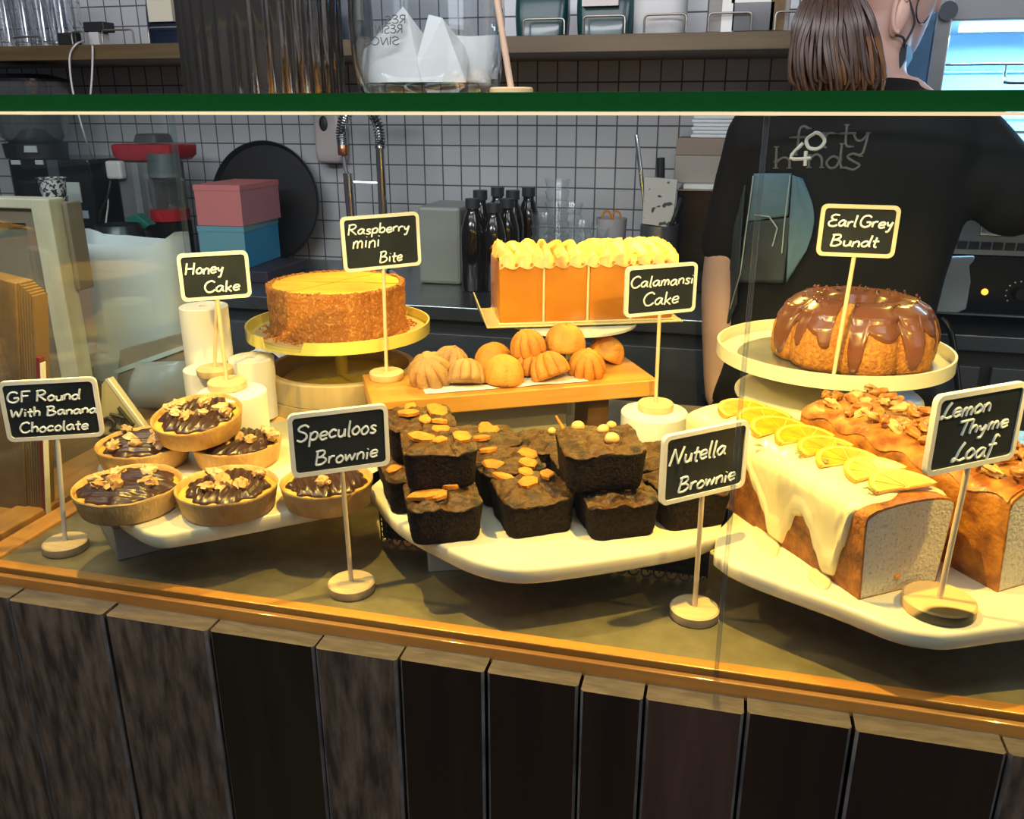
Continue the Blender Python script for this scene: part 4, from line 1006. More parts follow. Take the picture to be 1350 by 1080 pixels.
# stacks of packing material outside the side pane
def sheet_thing(name, label, cat, c4, depth, m, part='sheet', zf=None):
    P = [aty(*p) for p in c4]; o = Vector((sum(p.x for p in P)/4, sum(p.y for p in P)/4, min(p.z for p in P)))
    t = thing(name, label, cat, o)
    b = quad(c4, depth, m, part, t); b.location = (0, 0, 0)
    return t
BGY = 1.16
bb = aty(165, 535, BGY); bt = aty(165, 322, BGY); bx0 = aty(104, 430, BGY).x; bx1 = aty(238, 430, BGY).x
t = thing('plastic_bag', 'big open frosted plastic bag of packing supplies standing left of the paper rolls', 'bag', ((bx0+bx1)/2, BGY+.03, FZ))
hw = (bx1-bx0)/2; hz = bt.z-FZ
mb = MB(); rings = []
for i in range(15):
    f = i/14; rg = []
    for j in range(36):
        a = 2*math.pi*j/36; sx = abs(math.cos(a))**.5*(1 if math.cos(a) > 0 else -1); sy = abs(math.sin(a))**.6*(1 if math.sin(a) > 0 else -1)
        k = .92+.08*f+.03*nz(math.cos(a)*2, math.sin(a)*2, f*3); dz = 0 if f < .9 else .018*abs(math.cos(a))**3+.006*nz(math.cos(a)*3, math.sin(a)*3, 7)
        rg.append((hw*sx*k, .045*sy*k, hz*f+dz))
    rings.append(rg)
mb.loft(rings, 0, True, False); mb.build('bag_film', frost, t, True, angle=60)
pz = hz*.5
quad([(206,332,BGY+.035),(242,328,BGY+.035),(246,430,BGY+.035),(208,430,BGY+.035)], .004, white_paper, 'white_sheets', None)
o = bpy.data.objects['white_sheets']; o.location -= Vector(t.location); o.parent = t
t2 = sheet_thing('paper_bundle', 'pale pink paper bundle between the wooden frame and the plastic bag', 'paper', [(82,335,1.10),(100,332,1.12),(112,470,1.12),(86,505,1.10)], .05, mat('pink_paper', (.62, .50, .50), .7))
t2 = sheet_thing('blue_note', 'small blue note stuck between the wooden frame and the plastic bag', 'paper', [(104,448,1.08),(116,452,1.08),(116,466,1.08),(105,468,1.08)], .004, mat('blue_note_paper', (.45, .62, .78), .6))
pouch = mat('grey_kraft_pouch', (.24, .20, .145), .5, c2=(.30, .26, .19), scale=8)
silver = mat('silver_plastic', (.36, .39, .38), .22, .25, c2=(.50, .54, .54), scale=9, bump=.5, bscale=18)
t = sheet_thing('kraft_pouch', 'grey kraft pouch standing behind the tarts, upper edge cut at a slant', 'pouch', [(158,462,1.10),(263,434,1.10),(268,520,1.09),(150,556,1.09)], .02, pouch, 'pouch_body')
b = quad([(150,488,1.094),(262,448,1.094),(262,454,1.094),(152,494,1.094)], .003, mat('pale_blue_edge', (.55, .66, .70), .4), 'blue_edge', None); b.location -= Vector(t.location); b.parent = t
c = aty(212, 530, 1.052)
t = thing('silver_bag', 'crinkled silver plastic bag leaning on the grey pouch behind the tarts', 'bag', (c.x, c.y+.0, FZ+.001))
mb = MB(); hz = aty(212, 478, 1.052).z-FZ
rings = []
for i in range(14):
    f = i/13; rg = []
    wd_ = .058*(1-.25*f**2)*(1+.15*nz(f*3, 0, 1)); dp = .022*math.sin(math.pi*min(.97, f*.9+.08))
    for j in range(26):
        a = 2*math.pi*j/26; n_ = 1+.10*nz(math.cos(a)*2.5, math.sin(a)*2.5, f*4)
        rg.append((wd_*math.cos(a)*n_+.010*f, dp*math.sin(a)*n_, hz*f*(1+.06*math.cos(a))))
    rings.append(rg)
mb.loft(rings).build('bag_film', silver, t, True, angle=60)
cream_p = mat('cream_bag_paper', (.46, .42, .31), .6)
ink = mat('dark_ink', (.03, .028, .02), .6)
t = sheet_thing('printed_paper_bag', 'cream paper bag with bold dark capitals, leaning behind the left tarts', 'bag', [(134,507,.812),(140,500,.812),(190,568,.822),(132,622,.812)], .012, cream_p, 'bag_body')
P0 = aty(136, 590, .810); P1 = aty(178, 556, .8165)
X = (P1-P0).normalized(); Zv = Vector((0, 0, 1)); Z = (Zv-X*Zv.dot(X)).normalized()
lt = MB()
for s in strokes('RES', .0, .052, 0, .026, 0)[::1]:
    lt.tube([P1-X*p.x+Z*(-p.y*1.0+.024)+Vector((0, -.002, 0))-t.location for p in s], .0021, 6)
lt.build('lettering', ink, t)
b = quad([(138,500,.811),(142,499,.811),(192,566,.821),(188,568,.821)], .002, white_paper, 'white_edge', None); b.location -= Vector(t.location); b.parent = t
dc = aty(232, 428, 1.295)
t = thing('dome_lid', 'clear plastic dome lid on a clear cup beside the tall paper roll', 'lid', (dc.x, dc.y, FZ+.0))
MB().lathe([(.034, 0), (.040, .09), (.0405, .100)], 32).build('clear_cup', plastic_clear, t)
MB().lathe([(.042, .100), (.042, .106), (.036, .125), (.024, .140), (.010, .146), (.009, .143), (.0, .143)], 32).build('dome', plastic_clear, t)
# wooden frame and the kraft menus at the left edge
fw = mat('pale_frame_wood', (.44, .42, .30), .55, c2=(.52, .49, .36), scale=10, stretch=(6, 6, 1))
fwd = mat('frame_inner_wood', (.18, .145, .10), .6)
fg = mat('frame_back_panel', (.13, .15, .11), .5, c2=(.17, .18, .13), scale=5)
fp0, fp1 = aty(38, 262, 1.0), aty(63, 262, 1.0); fx0, fx1, ftop = fp0.x, fp1.x, fp0.z
t = thing('picture_frame', 'pale wooden frame standing left of the case behind the brown paper stack', 'frame', ((fx0+fx1)/2, 1.0, FZ))
o = Vector(t.location)
MB().box((fx0-o.x, 0, 0), (fx1-o.x, .03, ftop-FZ)).build('post', fw, t, False, bevel=.002)
MB().box((-.36, .001, ftop-FZ-.014), (fx0-o.x, .03, ftop-FZ)).build('top_rail', fw, t, False, bevel=.002)
MB().box((fx0-o.x-.020, .008, 0), (fx0-o.x, .03, ftop-FZ-.014)).build('inner_post', fwd, t, False)
MB().box((-.36, .008, ftop-FZ-.034), (fx0-o.x-.020, .03, ftop-FZ-.014)).build('inner_rail', fwd, t, False)
MB().box((-.36, .020, 0), (fx0-o.x-.020, .024, ftop-FZ-.034)).build('back_panel', fg, t, False)
MB().box((fx1-o.x+.002, .02, .18), (fx1-o.x+.010, .05, ftop-FZ-.006)).build('rear_post', fwd, t, False, bevel=.002)
kx = aty(52, 640, .78).x; kx1 = aty(74, 640, .78).x; kt = aty(30, 345, .78).z
kb = atz(34, 668, FZ+.0056)
t = thing('paper_stack', 'upright brown kraft paper stack with a red spine at the left edge of the case', 'paper stack', (kb.x-.1, kb.y, FZ+.0056), rot=(0, R(9.5), 0)); t.location.z += .006
kh = kt-FZ
MB().box((-.12, 0, 0), (.1, .022, kh)).build('kraft_cover', kraft, t, False, bevel=.001)
pg = MB()
for k in range(6): pg.box((.1005+k*.0032, .002, 0), (.1030+k*.0032, .021, kh-.002*k))
pg.build('page_edges', mat('page_edge_kraft', (.17, .105, .045), .7), t, False)
MB().box((.1205, .0, 0), (.1245, .007, kh*.72)).build('red_cover', mat('dark_red_cover', (.16, .018, .014), .5), t, False)
MB().box((.1250, .0, 0), (.1260, .007, kh*.70)).build('white_sheet', white_paper, t, False)

# ================================================================== ON THE GLASS TOP
GT = ZT1+.0002
def on_top(px, Y): p = aty(px, 125, Y); return Vector((p.x, Y, GT))
vc = on_top(352, .93); vr = (aty(446, 60, .93).x-aty(256, 60, .93).x)/2
ribbed = mat('smoked_ribbed_glass', (.17, .14, .135), .11, .9)
t = thing('ribbed_vase', 'dark ribbed cylindrical vase standing on the glass top', 'vase', vc)
MB().lathe([(0, 0), (vr*.97, 0), (vr, .004), (vr, .26), (vr-.004, .262), (vr-.004, .02), (0, .02)], 288, fn=lambda q, z, a, i: (q*(1-.030*abs(math.sin(18*a))) if q > vr*.9 else q, z)).build('ribbed_wall', ribbed, t, True, angle=50)
jc = on_top(566, .90); jr = (aty(664, 50, .90).x-aty(470, 50, .90).x)/2
t = thing('glass_jar', 'big clear glass jar holding folded paper on the glass top', 'jar', jc)
MB().lathe([(0, 0), (jr*.80, 0), (jr*.90, .006), (jr*.97, .03), (jr, .07), (jr*.98, .13), (jr*.93, .19), (jr*.84, .22), (jr*.84, .24), (jr*.81, .24), (jr*.81, .22), (jr*.90, .19), (jr*.945, .13), (jr*.965, .07), (jr*.93, .032), (jr*.85, .014), (0, .012)], 64).build('glass_wall', jar_glass, t, True, angle=50)
jar_paper = mat('jar_paper', (.84, .81, .76), .7)
def fold(label, c, pts, letter=None):
    f = thing('folded_paper', label, 'paper', c, group=None)
    MB().add([Vector(p) for p in pts[0]], pts[1]).build('sheet', jar_paper, f, False, weld=False, solid=.0006)
    return f
jb = jc+Vector((0, 0, .0145))
f1 = fold('folded printed paper at the left inside the glass jar', jb+Vector((-.030, -.006, 0)), ([(-.048, .01, 0), (.030, -.018, 0), (.012, .0, .066), (-.004, .03, .075), (-.050, .03, .034), (.045, .02, .018)], [(0, 1, 2, 4), (2, 3, 4), (1, 5, 2)]))
lt = MB()
for n_, (txt, zz) in enumerate((('RES', .056), ('RESIN', .047), ('SINCE', .036))):
    for s in strokes(txt, .0, .022+.008*n_, 0, .0075, 0):
        lt.tube([Vector((.012-p.x-.003*n_, -.0045-.0155*(1-(zz+p.y)/.066), zz+p.y)) for p in s], .00055, 5)
lt.build('lettering', mat('grey_print', (.14, .13, .12), .6), f1)
fold('folded white paper point in the middle of the glass jar', jb+Vector((.012, -.012, 0)), ([(-.024, -.01, 0), (.034, -.008, 0), (.008, .0, .060), (-.008, .006, .064), (.03, .016, .03)], [(0, 1, 2, 3), (1, 4, 2)]))
fold('rounded white paper sheet at the right inside the glass jar', jb+Vector((.043, .004, 0)), ([(-.030, -.012, 0), (.030, -.004, .004), (.034, .01, .046), (.0, .0, .044), (-.026, -.004, .046)], [(0, 1, 2, 3, 4)]))
sd = on_top(674, .88)
t = thing('wooden_sign_stand', 'pale wooden stick on a round base beside the glass jar on the glass top', 'sign', sd)
MB().lathe([(0, 0), (.0205, 0), (.0215, .0015), (.0215, .0085), (.0200, .0098), (0, .0098)], 32).build('base_disc', disc_wood, t)
MB().tube([(0, 0, .008), aty(655, 0, .875)-sd, aty(648, -60, .872)-sd], .0032, 10).build('stick', mat('pink_beige_stick', (.62, .42, .30), .5), t)
MB().box((-.075, -.006, .185), (.045, .0, .265)).build('card', slate, t, False, bevel=.001)

# ================================================================== BACK COUNTER AND WALL SHELF
CZ = .93; CY = 1.70
ctop = mat('back_steel_top', (.30, .31, .33), .28, .9, c2=(.38, .39, .41), scale=12)
cfr = mat('back_counter_front', (.10, .10, .105), .5, .4, c2=(.13, .13, .135), scale=6)
bcx0, bcx1 = -2.6, 1.4
t = thing('back_counter', 'long steel-topped work counter along the tiled wall', 'counter', (0, CY, 0))
MB().box((bcx0, 0, CZ-.03), (bcx1, .498, CZ)).build('steel_top', ctop, t, False, bevel=.002)
MB().box((bcx0, .02, 0), (bcx1, .498, CZ-.0302)).build('carcass', mat('dark_carcass', (.03, .03, .032), .6), t, False)  # plain dark carcass behind the doors
for i in range(9):
    x = bcx0+.01+i*.44
    d = MB().box((x, .004, .1), (x+.42, .0196, CZ-.06)).build('door', cfr, t, False, bevel=.002)
    MB().box((x+.36, -.016, CZ-.16), (x+.40, .004, CZ-.145)).build('handle', steel_dull, d, False)
shelf_wood = wood('shelf_wood', (.085, .052, .018), (.13, .085, .034), .5, 'X', 4, .1)
zb = aty(800, 80, WALL_Y-.001).z
r_ = ray(800, 68); sy = (zb-CAM_Z)/r_.z*r_.y; sz1 = aty(800, 45, sy).z
t = MB().box((-2.4, sy, zb), (.30, WALL_Y-.001, sz1)).build('wall_shelf', shelf_wood, None, False, bevel=.001)
tag(t, 'long wooden wall shelf on the tiled wall, carrying bags and glasses', 'shelf')
SZ = sz1+.0003
for px0, px1, py, lab in ((17,55,50,'in front of the drinking glasses'),(94,111,43,'beside the black power adapter'),(134,175,41,'right of the power adapter'),(195,239,38,'before the navy bag'),(690,744,27,'before the plain green bag'),(769,824,23,'before the green bag with a white label'),(850,905,21,'before the white canister'),(935,991,19,'before the windowed gift box'),(1023,1068,17,'nearest the person, right of the gift box')):
    a = aty(px0, py, sy+.012); b = aty(px1, py, sy+.012); h = a.z-SZ; w_ = (b.x-a.x)/2
    o = MB().tube(catmull([(-w_, 0, 0), (-w_, 0, h*.5), (-w_, 0, h-.008)], 2)[:-1]+catmull([(-w_, 0, h-.008), (-w_+.002, 0, h-.002), (-w_+.008, 0, h)], 3)+catmull([(w_-.008, 0, h), (w_-.002, 0, h-.002), (w_, 0, h-.008)], 3)+[(w_, 0, 0)], .0022, 8).build('wire_bookend', wire_metal, None)
    o.location = ((a.x+b.x)/2, sy+.012, SZ+.0018); tag(o, 'bent wire guard on the wall shelf, '+lab, 'shelf guard', 'wire guards on the shelf')
def boxthing(name, label, cat, px0, px1, pyt, Y, dep, z0, m, part='body', bevel=.003, group=None, rz=0):
    a = aty(px0, pyt, Y); b = aty(px1, pyt, Y); w_ = (b.x-a.x); t = thing(name, label, cat, ((a.x+b.x)/2, Y+dep/2, z0), rz, group)
    MB().box((-w_/2, -dep/2, 0), (w_/2, dep/2, a.z-z0)).build(part, m, t, False, bevel=bevel); t['hw'] = w_/2; t['hd'] = dep/2; t['hh'] = a.z-z0
    return t
def bag(label, px0, px1, pyt, m, label_q=None, lm=None, group='coffee bags on the wall shelf'):
    Y = sy+.03; a = aty(px0, 20, Y); b = aty(px1, 20, Y); w_ = (b.x-a.x)/2; h = aty(px0, pyt, Y).z-SZ
    t = thing('coffee_bag', label, 'bag', ((a.x+b.x)/2, Y+.04, SZ), 0, group)
    rings = []
    for i in range(12):
        f = i/11; rg = []
        for j in range(28):
            an = 2*math.pi*j/28; sx = math.copysign(abs(math.cos(an))**.35, math.cos(an)); sy_ = math.copysign(abs(math.sin(an))**.6, math.sin(an))
            k = 1+.02*nz(math.cos(an)*3, math.sin(an)*3, f*4+px0)
            rg.append((w_*sx*k*(.94+.06*math.sin(f*3)), .035*sy_*k*(1-.75*f**2), h*f))
        rings.append(rg)
    MB().loft(rings).build('bag_body', m, t, True, angle=50)
    if label_q:
        x0, x1, y0, y1 = label_q; A_ = aty(x0, y0, Y-.002); B_ = aty(x1, y1, Y-.002); L0 = Vector(t.location)
        MB().box((A_.x-L0.x, A_.y-L0.y, B_.z-L0.z), (B_.x-L0.x, A_.y-L0.y+.014, A_.z-L0.z)).build('label', lm, t, False)
    return t
navy = mat('navy_foil', (.006, .012, .030), .3, coat=.2); dgreen = mat('dark_green_foil', (.003, .040, .042), .28, coat=.3, bump=.3, bscale=14); cream_l = mat('cream_label', (.55, .50, .38), .6)
bag('navy coffee bag with a cream label, left of the ribbed vase', 184, 250, -40, navy, (189, 228, -30, 28), cream_l)
bag('dark coffee bag glimpsed between the vase and the jar', 436, 478, -40, navy, (468, 476, -30, 26), cream_l)
bag('plain dark green coffee bag just right of the jar', 675, 746, -30, dgreen)
bag('dark green coffee bag with a white label', 757, 834, -30, dgreen, (768, 815, -30, 7), mat('white_pink_label', (.66, .58, .58), .6))
a = aty(832, 0, sy+.04); b = aty(905, 0, sy+.04); w_ = (b.x-a.x)/2
t = thing('white_canister', 'white rounded container on the wall shelf between green bag and gift box', 'container', ((a.x+b.x)/2, sy+.085, SZ))
MB().loft([[(x*f, y*f, z) for x, y in rr_outline(w_*2, .09, .03, 5)] for f, z in ((.90, 0), (.97, .004), (1.0, .05), (1, .10), (.95, .14), (.8, .15))]).build('container_body', mat('white_plastic', (.60, .60, .60), .45), t, True, angle=50)
gbm = mat('grey_gift_card', (.27, .25, .23), .6)
t = boxthing('gift_box', 'grey gift box with a clear window at the right of the wall shelf', 'box', 937, 1046, -30, sy+.03, .09, SZ, gbm)
L0 = Vector(t.location); k = -t['hd']
def on_face(t, x0, y0, x1, y1, Y, m, name, th=.003):
    L0 = Vector(t.location); A_ = aty(x0, y0, Y); B_ = aty(x1, y1, Y)
    return MB().box((A_.x-L0.x, Y-th-L0.y, B_.z-L0.z), (B_.x-L0.x, Y-.0002-L0.y, A_.z-L0.z)).build(name, m, t, False)
on_face(t, 955, -30, 966, 42, sy+.03, white_paper, 'white_strip'); on_face(t, 967, 4, 1018, 40, sy+.03, mat('dim_window', (.12, .12, .125), .15), 'clear_window'); on_face(t, 1020, -30, 1032, 40, sy+.03, kraft, 'kraft_strip')
on_face(t, 967, -30, 1018, 3, sy+.03, white_paper, 'white_panel')
# drinking glasses
gp = None
tum = glass_mat('tumbler_glass', (.95, .96, .97), 3.5, ior=1.5, rough=.05)
for i, (px, Y) in enumerate(((6,.045),(30,.05),(54,.045),(79,.05),(18,.11),(43,.115),(68,.11),(92,.115))):
    p = aty(px, 30, sy+Y)
    lab = ('drinking glass on the wall shelf, number %s from the left in the %s row' % (('one','two','three','four')[i % 4], 'front' if i < 4 else 'rear'))
    if gp is None:
        gp = thing('drinking_glass', lab, 'glass', (p.x, sy+Y, SZ), 0, 'drinking glasses on the shelf')
        MB().lathe([(0, 0), (.022, 0), (.0235, .004), (.0255, .05), (.029, .14), (.0275, .14), (.0240, .05), (.0215, .012), (0, .010)], 28, fn=lambda q, z, a, i: (q*(1+.02*math.cos(9*a)), z)).build('glass_wall', tum, gp, True, angle=60)
    else: dup(gp, (p.x, sy+Y, SZ), label=lab)
ad = aty(127, 44, sy+.05)
t = thing('power_adapter', 'black and white power adapter on the wall shelf with two white cables', 'adapter', (ad.x, sy+.06, SZ))
MB().box((-.026, -.02, .030), (.030, .02, .052)).build('black_plug', black, t, False, bevel=.002)
MB().box((-.014, -.021, 0), (.012, .02, .030)).build('white_block', mat('white_block', (.50, .49, .47), .5), t, False, bevel=.002)
cab = mat('white_cable', (.62, .58, .54), .5)
Y_ = sy-.006
def cable(pts, name, parent, r, m):
    L0 = Vector(parent.location)
    return MB().tube(catmull([aty(*p)-L0 for p in pts], 5), r, 8).build(name, m, parent)
cable([(112,54,sy+.05),(101,58,sy-.004),(93,70,Y_),(92,88,Y_),(97,125,Y_),(112,180,Y_),(128,225,1.98),(142,260,1.95),(140,290,1.92),(137,322,1.9)], 'cable', t, .0022, cab)
cable([(121,58,sy+.04),(122,62,sy-.004),(122,80,Y_),(121,105,Y_),(119,128,Y_)], 'cable', t, .0022, cab)
cl = boxthing('binder_clip', 'small black clip on the wall shelf before the drinking glasses', 'clip', 74, 99, 43, sy+.02, .02, SZ, black)

# ---- coffee grinder at the far left
gY = 1.90
t = boxthing('coffee_grinder', 'tall black coffee grinder with a clear bean hopper at the far left', 'coffee grinder', 10, 116, 209, gY, .22, CZ+.0002, black_gloss, 'housing', .006)
on_face(t, 76, 211, 82, 330, gY, steel_dull, 'edge_panel'); 
stick = mat('pale_sticker', (.52, .55, .52), .5); stick2 = mat('bluish_sticker', (.46, .52, .64), .5)
on_face(t, 84, 240, 109, 267, gY, stick, 'sticker'); on_face(t, 91, 277, 118, 288, gY, stick2, 'sticker'); on_face(t, 15, 211, 28, 217, gY, stick, 'sticker'); on_face(t, 47, 211, 58, 217, gY, stick, 'sticker')
hp = t['hh']; hxp = aty(50, 209, gY+.08); dx = hxp.x-t.location.x; sc_ = (aty(95, 120, gY+.08).x-aty(5, 120, gY+.08).x)/2
z1 = aty(50, 188, gY+.08).z-CZ; z2 = aty(50, 108, gY+.08).z-CZ; z3 = aty(50, 98, gY+.08).z-CZ
MB().lathe([(0, hp), (sc_*.72, hp), (sc_*.75, z1-.002), (sc_*.6, z1), (0, z1)], 36, c=(dx, -.03, 0)).build('hopper_collar', black, t, True, angle=40)
on_face(t, 26, 192, 50, 201, gY+.012, stick, 'sticker')
hop = glass_mat('hopper_glass', (.82, .83, .84), 2.2, rough=.06, body=.07, bodyc=(.5, .5, .5))
MB().lathe([(sc_*.58, z1), (sc_*.78, z1+.015), (sc_*.98, z2-.02), (sc_, z2), (sc_*.97, z2), (sc_*.95, z2-.02), (sc_*.75, z1+.015), (sc_*.55, z1+.002)], 44, c=(dx, -.03, 0)).build('hopper', hop, t, True, angle=50)
MB().lathe([(0, z1), (sc_*.55, z1+.002), (sc_*.25, z1+.032), (0, z1+.036)], 36, c=(dx, -.03, 0)).build('hopper_cone', black, t, True)
MB().lathe([(0, z2), (sc_*1.03, z2), (sc_*1.03, z2+.006), (sc_*.6, z3), (0, z3)], 44, c=(dx, -.03, 0)).build('hopper_lid', black_gloss, t, True, angle=30)
cupw = mat('cup_print', (.70, .69, .66), .6, c2=(.02, .02, .02), scale=140, detail=2, lo=.47, hi=.53)
cY = 1.66; cp_ = aty(33, 262, cY); cr_ = (aty(48, 245, cY).x-aty(17, 245, cY).x)/2; ct = aty(33, 238, cY).z
t = thing('paper_cup_stack', 'stack of patterned paper cups in front of the coffee grinder', 'paper cups', (cp_.x, cY, CZ+.0002 if cY > CY else CZ))
t.location.y = CY+.05
pr = []
for k in range(12): pr += [(cr_*.80, k*.02), (cr_*.92, k*.02+.0195)]
pr = [(0, 0)]+pr
hh_ = ct-CZ; zt_ = pr[-1][1]
pr += [(cr_*.78, zt_), (cr_*1.0, hh_-.003), (cr_*1.05, hh_-.002), (cr_*1.05, hh_), (cr_*.97, hh_), (cr_*.8, hh_-.05), (0, hh_-.05)]
MB().lathe(pr, 36).build('cups', cupw, t, True, angle=40)
# ---- red coffee machine
rY = 1.93
red = mat('red_enamel', (.42, .015, .025), .25, coat=.3)
t = boxthing('red_grinder', 'small red and grey grinder with a clear jar, right of the coffee grinder', 'grinder', 152, 198, 214, rY, .14, CZ+.0002, mat('grey_housing', (.15, .15, .155), .5), 'housing', .006)
hx = t.location.x
def rel(px, py, Y, t): return aty(px, py, Y)-Vector(t.location)
a = rel(141, 190, rY, t); b = rel(222, 213, rY, t)
MB().loft([[(x+(a.x+b.x)/2, y, z) for x, y in rr_outline((b.x-a.x)*f, .13*f, .012, 4)] for f, z in ((.86, b.z), (.98, b.z+.012), (1.0, a.z-.004), (.93, a.z))]).build('red_top', red, t, True, angle=50)
a = rel(163, 177, rY, t); b = rel(194, 189, rY, t)
MB().loft([[(x+(a.x+b.x)/2, y, z) for x, y in rr_outline((b.x-a.x)*f, .07*f, .012, 4)] for f, z in ((1.15, b.z), (1.0, a.z-.003), (.92, a.z))]).build('lid', mat('dark_grey_lid', (.05, .05, .055), .5), t, True, angle=50)
on_face(t, 179, 214, 199, 300, rY, mat('silver_panel', (.36, .37, .38), .35, .5), 'silver_column', .02)
c = rel(221, 255, rY+.02, t); rr_ = rel(241, 255, rY+.02, t).x-c.x
zt_, zb_ = rel(221, 234, rY, t).z, rel(221, 276, rY, t).z
MB().lathe([(rr_*.9, zb_), (rr_, zb_+.02), (rr_, zt_-.01), (rr_*.8, zt_)], 32, c=(c.x, c.y, 0)).build('clear_jar', hop, t)
MB().lathe([(0, zt_), (rr_*.95, zt_), (rr_*.85, rel(221, 203, rY, t).z), (0, rel(221, 203, rY, t).z)], 32, c=(c.x, c.y, 0)).build('jar_lid', mat('teal_grey_lid', (.06, .085, .09), .45), t, True, angle=40)
MB().lathe([(0, rel(221, 291, rY, t).z), (rr_*1.1, rel(221, 291, rY, t).z), (rr_*1.1, zb_), (0, zb_)], 32, c=(c.x, c.y, 0)).build('red_base', red, t, True, angle=40)
MB().lathe([(0, 0), (rr_*1.15, 0), (rr_*1.15, rel(221, 292, rY, t).z), (0, rel(221, 292, rY, t).z)], 32, c=(c.x, c.y, 0)).build('black_foot', black_gloss, t, True, angle=40)
plug = mat('white_plug', (.62, .60, .58), .45)
a = rel(153, 224, rY-.012, t)
MB().box((a.x-.022, a.y-.012, a.z-.022), (a.x+.022, a.y+.0115, a.z+.022)).build('white_plug', plug, t, False, bevel=.006)
cable([(146,238,rY-.01),(141,262,rY-.02),(130,285,rY-.02),(133,300,rY-.02)], 'black_cord', t, .003, black)
c = aty(158, 315, 1.80); rr_ = aty(186, 300, 1.80).x-aty(158, 300, 1.80).x
t = thing('steel_pitcher', 'low dark steel pitcher before the red grinder', 'pitcher', (c.x, 1.80, CZ+.0002)); zt_ = aty(158, 296, 1.80).z-CZ
MB().lathe([(0, 0), (rr_, 0), (rr_, zt_*.8), (rr_*.92, zt_*.9), (rr_*.88, zt_), (rr_*.84, zt_), (rr_*.88, zt_*.8), (0, zt_*.5)], 36).build('pitcher_body', mat('dark_steel', (.07, .085, .09), .3, .8), t, True, angle=40)
o = quad([(163,288,1.86),(178,282,1.86),(197,297,1.86),(188,304,1.86)], .03, mat('green_pack', (.02, .16, .12), .4), 'green_packet', None, .002); tag(o, 'green packet lying tilted against the red grinder', 'packet')
# ---- round black pan on the wall
pc = aty(346, 250, 2.12); prr = (aty(417, 250, 2.12).x-aty(275, 250, 2.12).x)/2
t = thing('round_pan', 'large round black pan leaning on the tiled wall behind the pink box', 'pan', (pc.x, 2.12, CZ+.0003), rot=(R(-7), 0, 0))
mb = MB(); ME_ = Matrix.Rotation(R(90), 3, 'X')
q = MB().lathe([(0, .004), (prr*.93, .004), (prr*.985, .016), (prr, .016), (prr, .012), (prr*.95, 0), (0, 0)], 72)
mb.add([ME_@Vector(v)+Vector((0, 0, prr)) for v in q.v], q.f); mb.build('pan_body', mat('black_iron', (.008, .0065, .006), .45), t, True, angle=40)
# ---- pink and blue cake boxes
pY = 1.86; e0 = aty(326, 352, pY)
ez = e0.z; bh = aty(326, 297, pY).z-ez; ph = aty(326, 243, pY).z-ez-bh
pk_m = mat('salmon_card', (.60, .19, .18), .6); pk_t = mat('pink_card_side', (.50, .20, .24), .6); bl_m = mat('teal_card', (.14, .34, .40), .6); bl_t = mat('blue_card_side', (.02, .30, .58), .55)
def cake_box(label, z0, h, m1, m2, wdx, rz, off=0):
    t = thing('cake_box', label, 'box', (e0.x, pY, z0), rz)
    mb = MB().box((-wdx, 0, 0), (0, .19, h)); mb.m = [0, 0, 0, 1, 0, 0]
    mb.build('box_body', [m1, m2], t, False, bevel=.001)
    MB().box((-wdx-.001, -.001, h-.012), (.001, .191, h+.0006)).build('lid_flap', [m1], t, False)
    return t
z_b = max(CZ+.0003, ez)
bs = boxthing('dark_case', 'flat dark appliance under the blue cake box', 'appliance', 258, 352, 354, pY-.02, .20, CZ+.0002, mat('dark_purple', (.035, .028, .045), .5), 'body') if ez > CZ+.02 else None
if bs: z_b = CZ+.0002+bs['hh']+.0005
cake_box('blue cake box under the pink one, before the round black pan', z_b, bh, bl_m, bl_t, .118, R(4))
cake_box('pink cake box stacked on the blue box', z_b+bh+.0012, ph, pk_m, pk_t, .120, R(1))
# ---- soap dispenser, faucet
a = aty(408, 150, 2.13); b = aty(448, 216, 2.13)
t = thing('soap_dispenser', 'white soap dispenser fixed to the tiled wall left of the tap', 'dispenser', ((a.x+b.x)/2, 2.17, b.z))
w_ = b.x-a.x
MB().loft([[(x, y, z) for x, y in rr_outline(w_*f, .058*f, .012, 4)] for f, z in ((.75, 0), (.95, .008), (1, .03), (1, .13), (.9, .145))]).build('dispenser_body', mat('white_pinkish_plastic', (.52, .45, .44), .3), t, True, angle=50)
MB().blob((-.006, -.030, b.z*0+.098), (.012, .003, .019), 1, 0).build('level_window', black, t)
fY = 1.98
p0 = aty(505, 275, fY); p1 = aty(503, 190, fY)
t = thing('spring_tap', 'chrome kitchen tap with a coiled spring neck behind the raspberry sign', 'tap', (p0.x, fY, CZ+.0002))
L0 = Vector(t.location)
MB().tube([(0, 0, 0), (0, 0, p1.z-L0.z)], .011, 16).build('post', chrome, t)
MB().lathe([(0, 0), (.026, 0), (.026, .012), (.012, .02)], 28).build('flange', chrome, t)
top = aty(475, 138, fY).z-L0.z; xl = aty(452, 190, fY).x-L0.x; z0_ = p1.z-L0.z-.01
arc = catmull([(0, 0, z0_), (.001, 0, z0_+.03), (xl*.12, 0, top-.025), (xl*.5, 0, top), (xl*.88, 0, top-.025), (xl*1.02, 0, z0_+.035), (xl*1.0, 0, z0_+.008)], 10)
MB().tube(arc, .0065, 10).build('hose', mat('grey_hose', (.10, .10, .11), .5), t)
hl = []; n_ = len(arc)
for i in range(n_*8):
    f = i/(n_*8-1)*(n_-1); k = min(int(f), n_-2); p = arc[k].lerp(arc[k+1], f-k); tg = (arc[k+1]-arc[k]).normalized(); N1 = Vector((0, 1, 0)); N2 = tg.cross(N1)
    a = 2*math.pi*i/13.0; hl.append(p+N1*math.cos(a)*.0115+N2*math.sin(a)*.0115)
